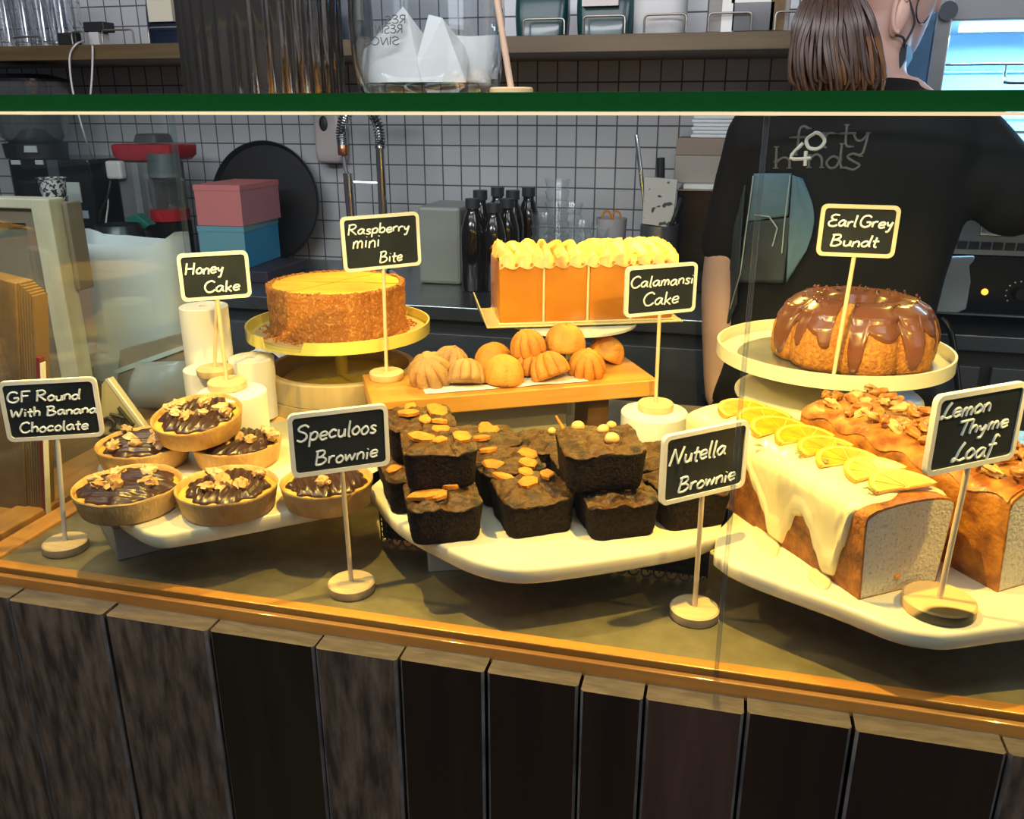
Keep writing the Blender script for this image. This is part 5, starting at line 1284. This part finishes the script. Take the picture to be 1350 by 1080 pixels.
MB().tube(hl, .0022, 5).build('spring', chrome, t)
MB().lathe([(.012, 0), (.013, .004), (.013, .022), (.011, .026)], 20, c=(xl, 0, z0_-.016), cap0=True, cap1=True).build('copper_collar', mat('copper', (.55, .22, .12), .25, .9), t)
xs_ = aty(461, 235, fY).x-L0.x; zs_ = aty(461, 235, fY).z-L0.z; ze_ = aty(464, 285, fY).z-L0.z
MB().tube(catmull([(xl, 0, z0_-.01), (xl+.004, -.004, z0_-.04), (xs_-.002, -.008, zs_+.01)], 5), .005, 8).build('short_hose', mat('grey_hose_2', (.16, .16, .17), .4), t)
MB().tube([(xs_, -.008, zs_+.012), (xs_+.002, -.010, (zs_+ze_)/2), (xs_+.005, -.014, ze_-.03)], [.012, .012, .010], 16).build('spray_head', chrome, t)
MB().tube([(0, 0, zs_-.01), (xs_, -.006, zs_-.008)], .004, 8).build('holder_arm', chrome, t)
# ---- bin, bottles, cups, utensils on the counter
a = boxthing('plastic_bin', 'pale grey plastic bin behind the raspberry sign', 'bin', 549, 606, 272, 1.93, .16, CZ+.0002, mat('pale_grey_plastic', (.30, .32, .29), .4, c2=(.34, .36, .33), scale=4), 'bin_body', .008)
amber = mat('amber_bottle', (.012, .007, .005), .12, coat=.5); capm = mat('bottle_cap', (.030, .036, .042), .45)
bp_ = None
for i, (px, py, Y) in enumerate(((623,262,1.88),(651,268,1.89),(669,262,1.96),(633,251,1.97),(656,247,2.12),(676,251,2.04),(697,247,2.11))):
    p = aty(px, py, Y); h = p.z-CZ; lab = ('dark bottle at the front left of the bottle group, tallest in view', 'dark bottle at the front middle of the bottle group', 'dark bottle behind the front middle one', 'dark bottle directly behind the front left bottle', 'dark bottle at the rear middle beside the wall', 'dark bottle at the rear, second from the right', 'dark bottle at the right end of the group beside the clear cups')[i]
    if bp_ is None:
        bp_ = thing('amber_bottle', lab, 'bottle', (p.x, Y, CZ+.0003), 0, 'dark bottles by the wall'); h0 = h
        MB().lathe([(0, 0), (.025, 0), (.0275, .004), (.0275, h*.62), (.025, h*.70), (.018, h*.82), (.0135, h*.86), (.0135, h*.93), (0, h*.93)], 36).build('bottle_body', amber, bp_, True, angle=50)
        MB().lathe([(0, h*.90), (.0165, h*.90), (.0165, h), (0, h)], 24).build('cap', capm, bp_, True, angle=40)
    else:
        d = dup(bp_, (p.x, Y, CZ+.0003), label=lab); d.scale = (1, 1, h/h0)
cupp = None
for i, (px, py, Y) in enumerate(((716,282,1.95),(735,236,2.0),(752,268,1.94),(765,292,1.9),(786,300,1.88))):
    p = aty(px, py, Y); h = p.z-CZ; lab = ('clear cup stack nearest the dark bottles', 'tallest clear cup stack before the tiles', 'clear cup stack right of the tallest one', 'low clear cup behind the meringue, left one', 'low clear cup behind the meringue, right one')[i]
    t = thing('clear_cup_stack', lab, 'cups', (p.x, Y, CZ+.0003), 0, 'clear cups on the counter')
    pr = [(0, .0)]
    n_ = max(2, int(h/.022))
    for k in range(n_): pr += [(.021+.003*(k/n_), h*k/n_), (.028, h*(k+.85)/n_)]
    pr += [(.029, h)]
    MB().lathe(pr, 28).build('cups', plastic_clear, t, True, angle=50)
t = thing('scissors', 'orange-handled scissors standing in a white tub', 'scissors', (aty(806, 290, 1.93).x, 1.93, CZ+.055))
og = mat('orange_plastic', (.62, .25, .03), .4); zt_ = aty(806, 278, 1.93).z-CZ-.055
for s_ in (-1, 1): MB().tube([(s_*.011+.009*math.cos(a), 0, zt_-.014+.014*math.sin(a)) for a in [2*math.pi*k/16 for k in range(17)]], .0025, 6).build('handle', og, t)
MB().tube([(0, 0, 0), (.0, 0, zt_-.026)], .003, 6).build('blade', chrome, t)
p = aty(806, 300, 1.93)
t = thing('white_tub', 'white tub holding the orange-handled scissors', 'tub', (p.x, 1.93, CZ+.0003)); h = aty(822, 288, 1.93).z-CZ
MB().lathe([(0, 0), (.026, 0), (.034, h), (.032, h), (.026, .05), (0, .05)], 32).build('tub_wall', mat('lavender_white', (.42, .41, .46), .5), t, True, angle=50)
p = aty(868, 320, 1.92); h = aty(868, 296, 1.92).z-CZ
t = thing('steel_canister', 'steel utensil canister at the wall, left of the black oven', 'canister', (p.x, 1.92, CZ+.0003)); rr_ = (aty(893, 310, 1.92).x-aty(843, 310, 1.92).x)/2
MB().lathe([(0, 0), (rr_, 0), (rr_, h), (rr_*.95, h), (rr_*.95, .01), (0, .01)], 36).build('canister_wall', steel_dull, t, True, angle=40)
L0 = Vector(t.location)
wrap_m = mat('printed_wrap', (.50, .48, .43), .6, c2=(.03, .03, .03), scale=55, detail=1, lo=.60, hi=.63)
o = quad([(850,233,1.93),(893,237,1.93),(886,300,1.90),(847,295,1.90)], .012, wrap_m, 'printed_wrap', None); tag(o, 'printed paper wrap with dark specks standing in the steel canister', 'paper')
def util(name, lab, cat, pts, r, m):
    P = [aty(*p) for p in pts]; o = MB().tube([p-P[0] for p in catmull(P, 4)], r, 10).build(name, m, None); o.location = P[0]; return tag(o, lab, cat)
util('tongs', 'long steel tongs leaning in the steel canister', 'tongs', [(852,310,1.935),(846,240,1.95),(839,178,1.96)], [.003]*4+[.005]*4+[.0045], chrome)
util('knife', 'black-handled knife standing behind the printed wrap', 'knife', [(870,310,1.955),(871,235,1.96),(871,208,1.96)], [.003]*4+[.009]*5, black)
util('whisk', 'dark whisk leaning right of the printed wrap', 'whisk', [(878,312,1.91),(890,285,1.90),(897,262,1.92)], .005, black)
# black oven with boxes on it
oY = 1.98
t = boxthing('black_oven', 'black oven on the counter beside the person, boxes stacked on its top', 'oven', 893, 1010, 249, oY, .20, CZ+.0002, black_gloss, 'housing', .004)
oz = CZ+.0004+t['hh']; on_face(t, 893, 249, 1010, 253, oY, steel_dull, 'top_edge', .012)
o = boxthing('white_tray', 'thin white tray lying on the black oven', 'tray', 901, 1000, 243, oY-.012, .18, oz, white_paper, 'tray_body', .002); oz2 = oz+o['hh']+.0003
o = boxthing('cardboard_box', 'pale cardboard box above the black oven', 'box', 890, 985, 205, oY+.02, .15, oz2, mat('pale_card', (.34, .30, .26), .7), 'box_body', .002); oz3 = oz2+o['hh']+.0003
o = boxthing('cardboard_box', 'flat brown cardboard box under the white napkins', 'box', 892, 980, 182, oY+.02, .15, oz3, mat('brown_card', (.27, .20, .15), .7), 'box_body', .002); oz4 = oz3+o['hh']+.0003
nm = mat('napkin_white', (.66, .68, .70), .7)
a = aty(912, 152, oY+.03); b = aty(985, 152, oY+.03); hh_ = (a.z-oz4)/6
for k in range(6):
    o = MB().box((-(b.x-a.x)/2+.004*(k % 2), -.05, 0), ((b.x-a.x)/2, .05, hh_*.9)).build('napkin_pack', nm, None, False, bevel=.002); o.location = ((a.x+b.x)/2-.003*k*0, oY+.09, oz4+hh_*k)
    tag(o, 'white napkin pack beside the person, number %s from the top of its pile' % ('six','five','four','three','two','one')[k], 'napkins', 'white napkin packs')
cloth = mat('white_cloth', (.66, .63, .58), .8)
c = aty(972, 410, CY+.06)
t = thing('folded_cloth', 'folded white cloth on the back counter beside the forearm of the person', 'cloth', (c.x, CY+.09, CZ+.0003))
MB().loft([[(x*f+.006*nz(x*20, y*20, z), y*f, z) for x, y in rr_outline(.12, .10, .02, 4)] for f, z in ((.95, 0), (1, .006), (.97, .018), (.85, .032), (.5, .040))]).build('cloth_folds', cloth, t, True, angle=60)

# ================================================================== RIGHT SIDE: CHILLER AND OVEN
kY = 1.86
x0 = aty(1249, 60, kY).x; xp = aty(1227, 60, kY).x; zt_ = aty(1300, 28, kY).z; zb_ = aty(1300, 250, kY).z
inner = mat('chiller_inner', (.50, .68, .82), .35); ss = mat('chiller_steel', (.45, .44, .43), .28, .9, c2=(.58, .57, .56), scale=10)
t = thing('glass_chiller', 'open chiller cabinet with bright blue interior behind the person', 'chiller', (x0, kY, zb_))
H = zt_-zb_; D = .32; W_ = .55
MB().box((0, .0, 0), (W_, D, .02)).build('inner_floor', inner, t, False)
MB().box((0, D-.01, .02), (W_, D, H)).build('inner_back', inner, t, False)
MB().box((-.012, .012, 0), (0, D, H)).build('inner_side', inner, t, False)
MB().box((-.06, -.01, H), (W_, D, H+.075)).build('top_canopy', mat('canopy_grey', (.36, .36, .37), .35, .4), t, False, bevel=.004)
MB().box((xp-x0, -.012, 0), (0, .012, H+.13)).build('steel_post', ss, t, False, bevel=.003)
hz_ = aty(1247, 16, kY).z-zb_
MB().lathe([(0, 0), (.016, 0), (.016, .006), (0, .006)], 24).build('hinge_disc', chrome, t, loc=(-.012, -.020, hz_)).rotation_euler = (R(90), 0, 0)
lam = mat('chiller_lamp', (1, 1, 1), .5, emit=((.65, .88, 1.0), 5))
MB().box((.03, .05, H-.012), (W_-.02, .075, H-.001)).build('lamp_tube', lam, t, False)
for pyy in (85, 150):
    zz = aty(1300, pyy, kY).z-zb_; mb = MB()
    mb.tube([(.0, .006, zz), (W_, .006, zz)], .0026, 8); mb.tube([(.0, D-.03, zz), (W_, D-.03, zz)], .0022, 8)
    for k in range(26): mb.tube([(.01+k*.02, .006, zz), (.01+k*.02, D-.03, zz)], .0015, 6)
    mb.tube(catmull([(.105, .004, zz), (.106, .003, zz-.025), (.115, .002, zz-.032), (.22, .002, zz-.032)], 3), .0028, 6)
    mb.build('wire_shelf', chrome, t)
light('chiller_light', 'AREA', (x0+.26, kY+.09, zb_+H-.02), 11, (.32, .68, 1.0), (0, 0, 0), .45, .05)
dglass = glass_mat('chiller_door_glass', (.55, .75, .92), 1.2, body=.35, bodyc=(.20, .36, .52))
dx0 = aty(1183, 70, kY-.03).x; dx1 = aty(1222, 70, kY-.03).x
t = thing('chiller_door', 'open glass door of the chiller right behind the neck of the person', 'door', (dx0, kY-.06, zb_-.02))
MB().box((.008, 0, .01), (dx1-dx0, .006, H+.1)).build('door_glass', dglass, t, False)
MB().box((0, -.004, 0), (.008, .010, H+.11)).build('door_edge', black, t, False)
eY = 1.76
x0 = aty(1236, 345, eY).x
t = thing('steel_oven', 'steel counter oven with black front panel, dial and orange light at the right', 'oven', (x0, eY, CZ+.0002))
zA = aty(1300, 268, eY).z-CZ; zB = aty(1300, 336, eY).z-CZ; zC = aty(1300, 418, eY).z-CZ if aty(1300, 418, eY).z > CZ else .0
W_ = .55
MB().box((-.30, .002, max(0, zC)), (W_, .30, zA)).build('housing', steel_dull, t, False, bevel=.004)
zl = aty(1300, 400, eY).z-CZ
MB().box((-.30, -.006, max(.005, zl-.02)), (W_, .0019, zB)).build('control_panel', black_gloss, t, False, bevel=.002)
MB().box((-.30, -.010, zB+.001), (W_, .0019, zB+.010)).build('rail', chrome, t, False)
zS = aty(1300, 325, eY).z-CZ; mb = MB()
for k in range(22): mb.box((.03+k*.02, -.003, zS-.010), (.045+k*.02, .0018, zS+.008))
mb.build('vent_slots', black, t, False)
h0 = aty(1294, 292, eY-.02)-Vector(t.location); h1 = aty(1344, 310, eY-.02)-Vector(t.location)
MB().tube([(h0.x, .002, h0.z), (h0.x, -.022, h0.z), (h0.x+.001, -.024, h1.z), (h1.x, -.024, h1.z), (h1.x, -.022, h0.z), (h1.x, .002, h0.z)], .003, 8).build('handle', chrome, t)
MB().tube([(.01, -.006, h0.z+.012), (W_, -.006, h0.z+.012)], .004, 8).build('top_rail', chrome, t)
led = aty(1297, 384, eY)-Vector(t.location)
MB().lathe([(0, 0), (.006, 0), (.0055, .003), (0, .004)], 20).build('orange_light', mat('orange_led', (1, .3, .05), .4, emit=((1, .25, .03), 4)), t, loc=(led.x, -.0062, led.z)).rotation_euler = (R(90), 0, 0)
dl = aty(1342, 386, eY)-Vector(t.location)
MB().lathe([(0, .016), (.010, .016), (.011, .0), (.0, 0)], 28).build('dial', black, t, loc=(dl.x, -.0062, dl.z)).rotation_euler = (R(90), 0, 0)
mk = MB()
for k in range(11):
    a = R(-40+k*26); mk.box((dl.x+.022*math.cos(a)-.0012, -.0072, dl.z+.022*math.sin(a)-.0012), (dl.x+.022*math.cos(a)+.0012, -.0061, dl.z+.022*math.sin(a)+.0012))
mk.build('dial_marks', chalk, t, False)
P = [(1232,340,1.66),(1286,338,1.66),(1284,345,1.66),(1278,350,1.66),(1280,372,1.66),(1274,408,1.67),(1262,413,1.67),(1228,412,1.67)]
o = Vector((aty(1255, 375, 1.66).x, 1.66, aty(1255, 412, 1.66).z)); pts = [aty(*p)-o for p in P]
mb = MB(); mb.loft([[p for p in pts], [p+Vector((0, .012, 0)) for p in pts]])
mb.build('hanging_towel', mat('pale_blue_towel', (.46, .54, .66), .7), None, True, bevel=.003, angle=40).location = o
tag(bpy.data.objects['hanging_towel'], 'pale blue-white towel hanging before the black oven panel right of the person', 'towel')
util('black_pole', 'thin black pole leaning at the back counter, right of the ring cake', 'pole', [(1268,560,1.62),(1262,500,1.64),(1254,440,1.66),(1240,420,1.67)], .006, black_gloss)
# ================================================================== PERSON seen from behind
from mathutils.bvhtree import BVHTree
skin = mat('skin', (.55, .335, .275), .5, c2=(.60, .375, .31), scale=8, sss=.15, sssc=(.02, .008, .004))
tee = mat('black_tee', (.0075, .0070, .0070), .8, spec=.2, c2=(.011, .0105, .0105), scale=14, bump=.12, bscale=30)
def remeshed(mb, name, m, parent, voxel=.008, smooth=6, disp=0):
    o = mb.build('tmp_'+name, m, None, False)
    md = o.modifiers.new('r', 'REMESH'); md.mode = 'VOXEL'; md.voxel_size = voxel
    ms = o.modifiers.new('s', 'SMOOTH'); ms.factor = .5; ms.iterations = smooth
    dg = bpy.context.evaluated_depsgraph_get(); me = bpy.data.meshes.new_from_object(o.evaluated_get(dg)); me.name = name
    old = o.data; bpy.data.objects.remove(o); bpy.data.meshes.remove(old)
    me.materials.clear(); me.materials.append(m)
    if disp:
        for v in me.vertices:
            p = v.co; f = noise.noise(Vector((p.x*9, p.y*9, p.z*5)))+.6*noise.noise(Vector((p.x*22+p.z*12, p.y*20, p.z*9)))
            v.co = p+v.normal*disp*f
    me.polygons.foreach_set('use_smooth', [True]*len(me.polygons))
    n = bpy.data.objects.new(name, me); COL.objects.link(n)
    if parent: n.parent = parent; n.location = -Vector(parent.location)
    return n
def limb(mb, pts, rad, n=14, k=4):
    P = catmull(pts, k); rr = []
    for i in range(len(P)):
        f = i/k; a = min(int(f), len(rad)-1); b = min(a+1, len(rad)-1); rr.append(rad[a]+(rad[b]-rad[a])*(f-a))
    mb.tube(P, rr, n)
    mb.blob(P[0], (rr[0],)*3, 0, 0); mb.blob(P[-1], (rr[-1],)*3, 0, 0)
PX, PY = .165, 1.44
person = thing('person', 'person in a black t-shirt and denim apron with a long brown ponytail, turned away', 'person', (PX, PY, 0))  # the apron is a blue jacket mirrored in the front glass
def torso(mb, ex, zlo, zhi):
    rings = []
    R_ = [(.78, .0, .165, .125), (.86, .0, .168, .125), (.95, .0, .150, .110), (1.03, .0, .142, .105), (1.12, .003, .150, .110), (1.20, .006, .158, .112), (1.27, .010, .162, .100), (1.315, .016, .145, .080), (1.345, .024, .095, .062), (1.365, .030, .062, .054)]
    for z, dx, rx, ry in R_:
        if zlo <= z <= zhi:
            rings.append([(PX+dx+(rx+ex)*math.copysign(abs(math.cos(a))**.85, math.cos(a)), PY+(ry+ex)*math.copysign(abs(math.sin(a))**.9, math.sin(a)), z) for a in [2*math.pi*j/36 for j in range(36)]])
    mb.loft(rings)
LS_, LE_, LW_ = Vector((.030, 1.445, 1.285)), Vector((-.002, 1.455, 1.085)), Vector((.004, 1.425, .865))
RS_, RE_, RW_ = Vector((.325, 1.445, 1.270)), Vector((.388, 1.420, 1.205)), Vector((.545, 1.53, 1.255))
NB, NT = Vector((PX+.014, PY, 1.345)), Vector((PX+.020, PY+.012, 1.43))
HC_ = Vector((PX+.012, PY+.030, 1.515)); fd = Vector((.86, .42, -.28)).normalized(); up = Vector((.2, .1, 1)); sd_ = fd.cross(up).normalized(); up = sd_.cross(fd)
def H(f, s, u): return HC_+fd*f+sd_*s+up*u          # head frame: forward, right side, up
body = MB()
torso(body, -.012, .7, 1.37)
limb(body, [NB, (NB+NT)/2+Vector((0, -.004, 0)), NT, H(.0, 0, -.03)], [.052, .046, .046, .050])
limb(body, [LS_, LE_, (LE_+LW_)/2, LW_], [.046, .037, .035, .024])
limb(body, [RS_, RE_, (RE_+RW_)/2, RW_], [.046, .037, .034, .024])
body.blob(HC_, (.001,)*3, 0, 0)
rg = []
for u, f0, rf, rs in ((.115, -.01, .03, .025), (.105, -.008, .062, .052), (.075, -.004, .088, .070), (.035, 0, .097, .076), (0, .002, .097, .075), (-.035, .008, .092, .070), (-.065, .022, .078, .062), (-.090, .040, .060, .048), (-.108, .052, .036, .030)):
    rg.append([H(f0+rf*math.cos(a), rs*math.sin(a), u) for a in [2*math.pi*j/28 for j in range(28)]])
body.loft(rg)
body.blob(H(.106, 0, -.018), (.014, .014, .016), 0, 0); limb(body, [H(.092, 0, .025), H(.108, 0, -.015)], [.008, .012])            # nose
body.blob(H(.088, 0, -.058), (.014, .020, .010), 0, 0)                                                                                # mouth
# hands: palm, four fingers and a thumb each
def hand(w, d, side, bend):
    d = d.normalized(); n = d.cross(side).normalized()
    body.loft([[w+d*t+side*(sx*.036*k)+n*(sn*.012) for sx, sn in ((-1,-1),(1,-1),(1,1),(-1,1))] for t, k in ((-.01, .62), (.03, .9), (.075, 1), (.088, .95))])
    for i, ln in enumerate((.062, .070, .066, .052)):
        b = w+d*.082+side*(-.027+.018*i); m1 = b+d*ln*.5+n*bend*.014; e = b+d*ln*.85+n*bend*.042
        limb(body, [b, m1, e], [.0092, .0085, .0075], 8, 3)
    limb(body, [w+d*.018-side*.022, w+d*.045-side*.052+n*bend*.012, w+d*.072-side*.058+n*bend*.024], [.012, .010, .0085], 8, 3)
hand(LW_, Vector((.05, -.1, -1)), Vector((-.1, 1, -.1)).normalized(), 1)
hand(RW_, Vector((.8, .5, .15)), Vector((-.4, .6, -.6)).normalized(), -1)
bo = remeshed(body, 'body', skin, person, .0062, 3)
# trousers and shoes
tr = MB()
for s in (-1, 1): limb(tr, [(PX+s*.085, PY, .86), (PX+s*.09, PY-.01, .48), (PX+s*.09, PY+.01, .10)], [.098, .068, .055])
tr.loft([[(PX+rx*math.cos(a), PY+ry*math.sin(a), z) for a in [2*math.pi*j/28 for j in range(28)]] for z, rx, ry in ((.74, .14, .105), (.84, .172, .126), (.93, .155, .115))])
remeshed(tr, 'trousers', mat('dark_trousers', (.012, .012, .014), .8), person, .012, 6)
for s in (-1, 1):
    sh = MB().loft([[(PX+s*.09+x*f, PY+.05+y*f, z) for x, y in rr_outline(.095, .26, .045, 4)] for f, z in ((.97, 0), (1, .012), (.98, .035), (.78, .07), (.5, .11))])
    o = sh.build('shoe', black, person, True); o.location = -Vector(person.location)
# t-shirt with elbow-length sleeves
ts = MB(); torso(ts, .010, .84, 1.35)
ts.loft([[(NB.x+.074*math.cos(a), NB.y+.060*math.sin(a), z) for a in [2*math.pi*j/24 for j in range(24)]] for z in (1.33, 1.362)])
def sleeve(a, b, r0, r1):
    limb(ts, [a, (a+b)/2, b], [r0, (r0+r1)/2, r1])
sleeve(LS_+Vector((.008, 0, -.005)), LE_+Vector((0, 0, .035)), .060, .044)
limb(ts, [LS_+Vector((.05, 0, -.03)), LE_.lerp(LS_, .35)+Vector((.045, 0, -.02))], [.06, .045])
sleeve(RS_+Vector((-.005, 0, 0)), RE_+Vector((.006, .0, -.006)), .062, .054)
sleeve(RE_+Vector((.006, 0, -.006)), RE_.lerp(RW_, .42), .056, .058)
limb(ts, [RS_+Vector((-.05, 0, -.03)), RE_+Vector((-.05, 0, .02))], [.06, .04])
shirt = remeshed(ts, 't_shirt', tee, person, .0075, 6, .0035)
me = shirt.data
bvh = BVHTree.FromPolygons([v.co.copy() for v in me.vertices], [tuple(p.vertices) for p in me.polygons])
camo = Vector((0, 0, CAM_Z))
def on_shirt(px, py, off=.003):
    d = ray(px, py).normalized(); h = bvh.ray_cast(camo, d)
    return (h[0]+h[1]*off) if h[0] else None
def child(mb, name, m, **kw):
    o = mb.build(name, m, person, **kw); o.location = -Vector(person.location); return o
print_d = mat('shirt_print_grey', (.11, .108, .105), .7); print_w = mat('shirt_print_white', (.62, .62, .60), .6)
def shirt_text(items, m, name, r):
    mb = MB()
    for txt, x0, x1, yb, cap, serif in items:
        for s in strokes(txt, x0, x1, 0, cap, 0):
            pts = [on_shirt(p.x, yb-p.y, .0012) for p in s]; pts = [p for p in pts if p is not None]
            if len(pts) > 1:
                mb.tube(pts, r, 6)
                if serif:
                    for e in (s[0], s[-1]):
                        q = [on_shirt(e.x+dx, yb-e.y, .0012) for dx in (-3.5, 3.5)]
                        if all(q): mb.tube(q, r*.55, 5)
    child(mb, name, m)
shirt_text([('f', 1043, 1062, 197, 30, True), ('r', 1084, 1098, 195, 40, True), ('t', 1107, 1122, 194, 34, True), ('y', 1122, 1146, 192, 34, True), ('h', 1020, 1042, 222, 28, True), ('n', 1064, 1084, 221, 34, True), ('d', 1088, 1110, 222, 32, True), ('s', 1112, 1133, 224, 42, True)], print_d, 'shirt_print', .0019)
shirt_text([('o', 1060, 1086, 197, 42, False), ('4', 1040, 1068, 219, 30, False)], print_w, 'shirt_print_white', .0027)
denim = mat('jacket_reflection_blue', (.055, .11, .18), .8, c2=(.11, .20, .29), scale=10, detail=8, lo=.3, hi=.75, bump=.3, bscale=200)  # blue jacket mirrored in the front glass, painted as patches on the shirt
reflection_d = mat('jacket_reflection_dark', (.022, .032, .046), .75, c2=(.035, .05, .07), scale=12)
def patch(tl, tr_, br, bl, m, name, off=.005, n=16, fold=.003, bulge=0):
    mb = MB(); ok = {}
    for i in range(n+1):
        for j in range(n+1):
            a, b = i/n, j/n
            x = (tl[0]*(1-a)+tr_[0]*a)*(1-b)+(bl[0]*(1-a)+br[0]*a)*b; y = (tl[1]*(1-a)+tr_[1]*a)*(1-b)+(bl[1]*(1-a)+br[1]*a)*b
            x += bulge*math.sin(math.pi*b)*a
            p = on_shirt(x, y, off+fold*nz(a*3, b*3, tl[0]))
            if p is not None: ok[(i, j)] = len(mb.v); mb.v.append(tuple(p))
    for i in range(n):
        for j in range(n):
            k = [(i, j), (i+1, j), (i+1, j+1), (i, j+1)]
            if all(q in ok for q in k): mb.f.append([ok[q] for q in k]); mb.m.append(0)
    return child(mb, name, m, weld=False, solid=.003)
patch((998,229), (1045,229), (1040,284), (988,292), denim, 'jacket_reflection_panel')
patch((1046,231), (1058,236), (1064,330), (1038,372), denim, 'jacket_reflection_panel', bulge=13)
patch((988,293), (1044,286), (1034,372), (975,372), reflection_d, 'jacket_reflection_pocket', .0045)
patch((972,300), (986,244), (975,400), (958,440), reflection_d, 'jacket_reflection_strap', .005)
sm = MB()
for path in ([(999,232),(990,300),(982,360),(966,420)], [(1044,232),(1038,285),(1032,345)], [(1000,283),(1018,285),(1028,300),(1020,330)]):
    pts = []
    for a, b in zip(path, path[1:]):
        for k in range(5): pts.append(on_shirt(a[0]+(b[0]-a[0])*k/5, a[1]+(b[1]-a[1])*k/5, .0085))
    pts = [p for p in pts if p is not None]
    if len(pts) > 2: sm.tube(pts, .0011, 5)
child(sm, 'reflected_stitching', mat('reflected_thread', (.30, .36, .40), .7))
# hair, head band, ear, mask and glasses
hair = mat('brown_hair', (.030, .014, .010), .38, c2=(.075, .034, .018), scale=30, stretch=(9, 9, .8))
hair_t = mat('auburn_hair', (.16, .062, .016), .38, c2=(.085, .034, .012), scale=30, stretch=(9, 9, .8))
hm = MB(); rg = []
for u, f0, rf, rs in ((.124, -.012, .035, .03), (.114, -.012, .070, .060), (.080, -.012, .094, .078), (.040, -.014, .098, .083), (0, -.020, .092, .082), (-.030, -.030, .078, .074), (-.055, -.040, .058, .060)):
    ring = []
    for j in range(40):
        a = 2*math.pi*j/40; c_ = math.cos(a); k = 1 if c_ < .2 else 1-.10*(c_-.2)
        if u < .06 and c_ > .05: k = .72-.3*(c_-.05)
        ring.append(H(f0+rf*c_*k, rs*math.sin(a)*k, u))
    rg.append(ring)
hm.loft(rg); child(hm, 'hair', hair)
rt = H(-.085, -.005, .02); rnd = random.Random(2)
pts_px = [(1100, -25), (1098, 20), (1100, 60), (1104, 100), (1106, 122)]
pony = MB(); tips = MB()
for s in range(150):
    a = rnd.uniform(0, 6.283); q = math.sqrt(rnd.random()); P = []
    ln = rnd.uniform(.86, 1.06)
    for k, (x, y) in enumerate(pts_px):
        wdt = (.022, .044, .056, .062, .056)[k]; base = aty(x, y, 1.325 if k else 1.345)
        P.append(base+Vector((wdt*q*math.cos(a), .55*wdt*q*math.sin(a), 0))+Vector((rnd.uniform(-.004, .004), 0, (1-ln)*.12 if k == 4 else 0)))
    C_ = catmull(P, 4); n_ = len(C_); rr = [.0042*(1-.55*(i/(n_-1))**3)*rnd.uniform(.85, 1.1) for i in range(n_)]
    if s % 5 == 0 and q > .3 and math.sin(a) < .2 and math.cos(a) > -.25:
        tips.tube(C_[n_//2-1:], [r*1.02 for r in rr[n_//2-1:]], 5); pony.tube(C_[:n_//2], rr[:n_//2], 5)
    else: pony.tube(C_, rr, 5)
pony.tube(catmull([rt, aty(1112, -40, 1.36), aty(1102, -15, 1.34)], 4), .024, 12)
child(pony, 'ponytail', hair); child(tips, 'auburn_strands', hair_t)
bandm = mat('navy_band', (.010, .014, .024), .6)
bd = MB()
rg = []
for du, k in ((-.030, 1.0), (-.010, 1.05), (.012, 1.05), (.03, 1.0)):
    rg.append([H(-.012+.096*1.03*k*math.cos(a), .084*1.02*k*math.sin(a), .022+du+.012*math.cos(a)) for a in [R(60)+R(240)*j/30 for j in range(31)]])
bd.loft(rg, 0, False, False, closed=False); child(bd, 'head_band', bandm, weld=False, solid=.003)
er = MB(); ec = H(-.005, -.0, 0)
esd = 1 if (H(0, .08, 0)-camo).length < (H(0, -.08, 0)-camo).length else -1
ec = aty(1187, 18, H(-.002, esd*.074, -.005).y-.004)
er.blob(ec, (.012, .008, .030), 2, .05, 1, 14, 10, rot=Euler((0, R(10), 0)).to_matrix())
er.tube([ec+Vector((.010*math.cos(a)*.9-.001, -.007, .024*math.sin(a))) for a in [R(40+20*k) for k in range(13)]], .0035, 8)
child(er, 'ear', skin)
mk = MB()
mp = lambda x, y, Y: aty(x, y, Y)
mk.tube(catmull([ec+Vector((-.004, -.006, -.028)), mp(1191, 50, ec.y-.004), mp(1192, 62, ec.y+.004)], 4), .0016, 6)
mk.tube(catmull([mp(1195, -10, ec.y-.004), mp(1205, 22, ec.y-.002), mp(1203, 38, ec.y), mp(1192, 58, ec.y+.002)], 4), .0016, 6)
cz_ = [(1191, 56), (1196, 60), (1194, 78), (1182, 98), (1166, 96), (1180, 82)]
f_ = [mp(x, y, ec.y+.010) for x, y in cz_]; mk.loft([f_, [p+Vector((.02, .07, .004)) for p in f_]])
child(mk, 'face_mask', bandm)
gl = MB(); gc = mp(1217, 12, ec.y+.040)
gl.tube([gc+Vector((.012*math.cos(a), .020*math.cos(a), .019*math.sin(a))) for a in [2*math.pi*k/24 for k in range(25)]], .0012, 6)
gl.tube([gc+Vector((-.012, -.02, .012)), ec+Vector((.002, -.004, .030))], .0012, 6)
child(gl, 'glasses', mat('glasses_rim', (.05, .04, .05), .25, .6))
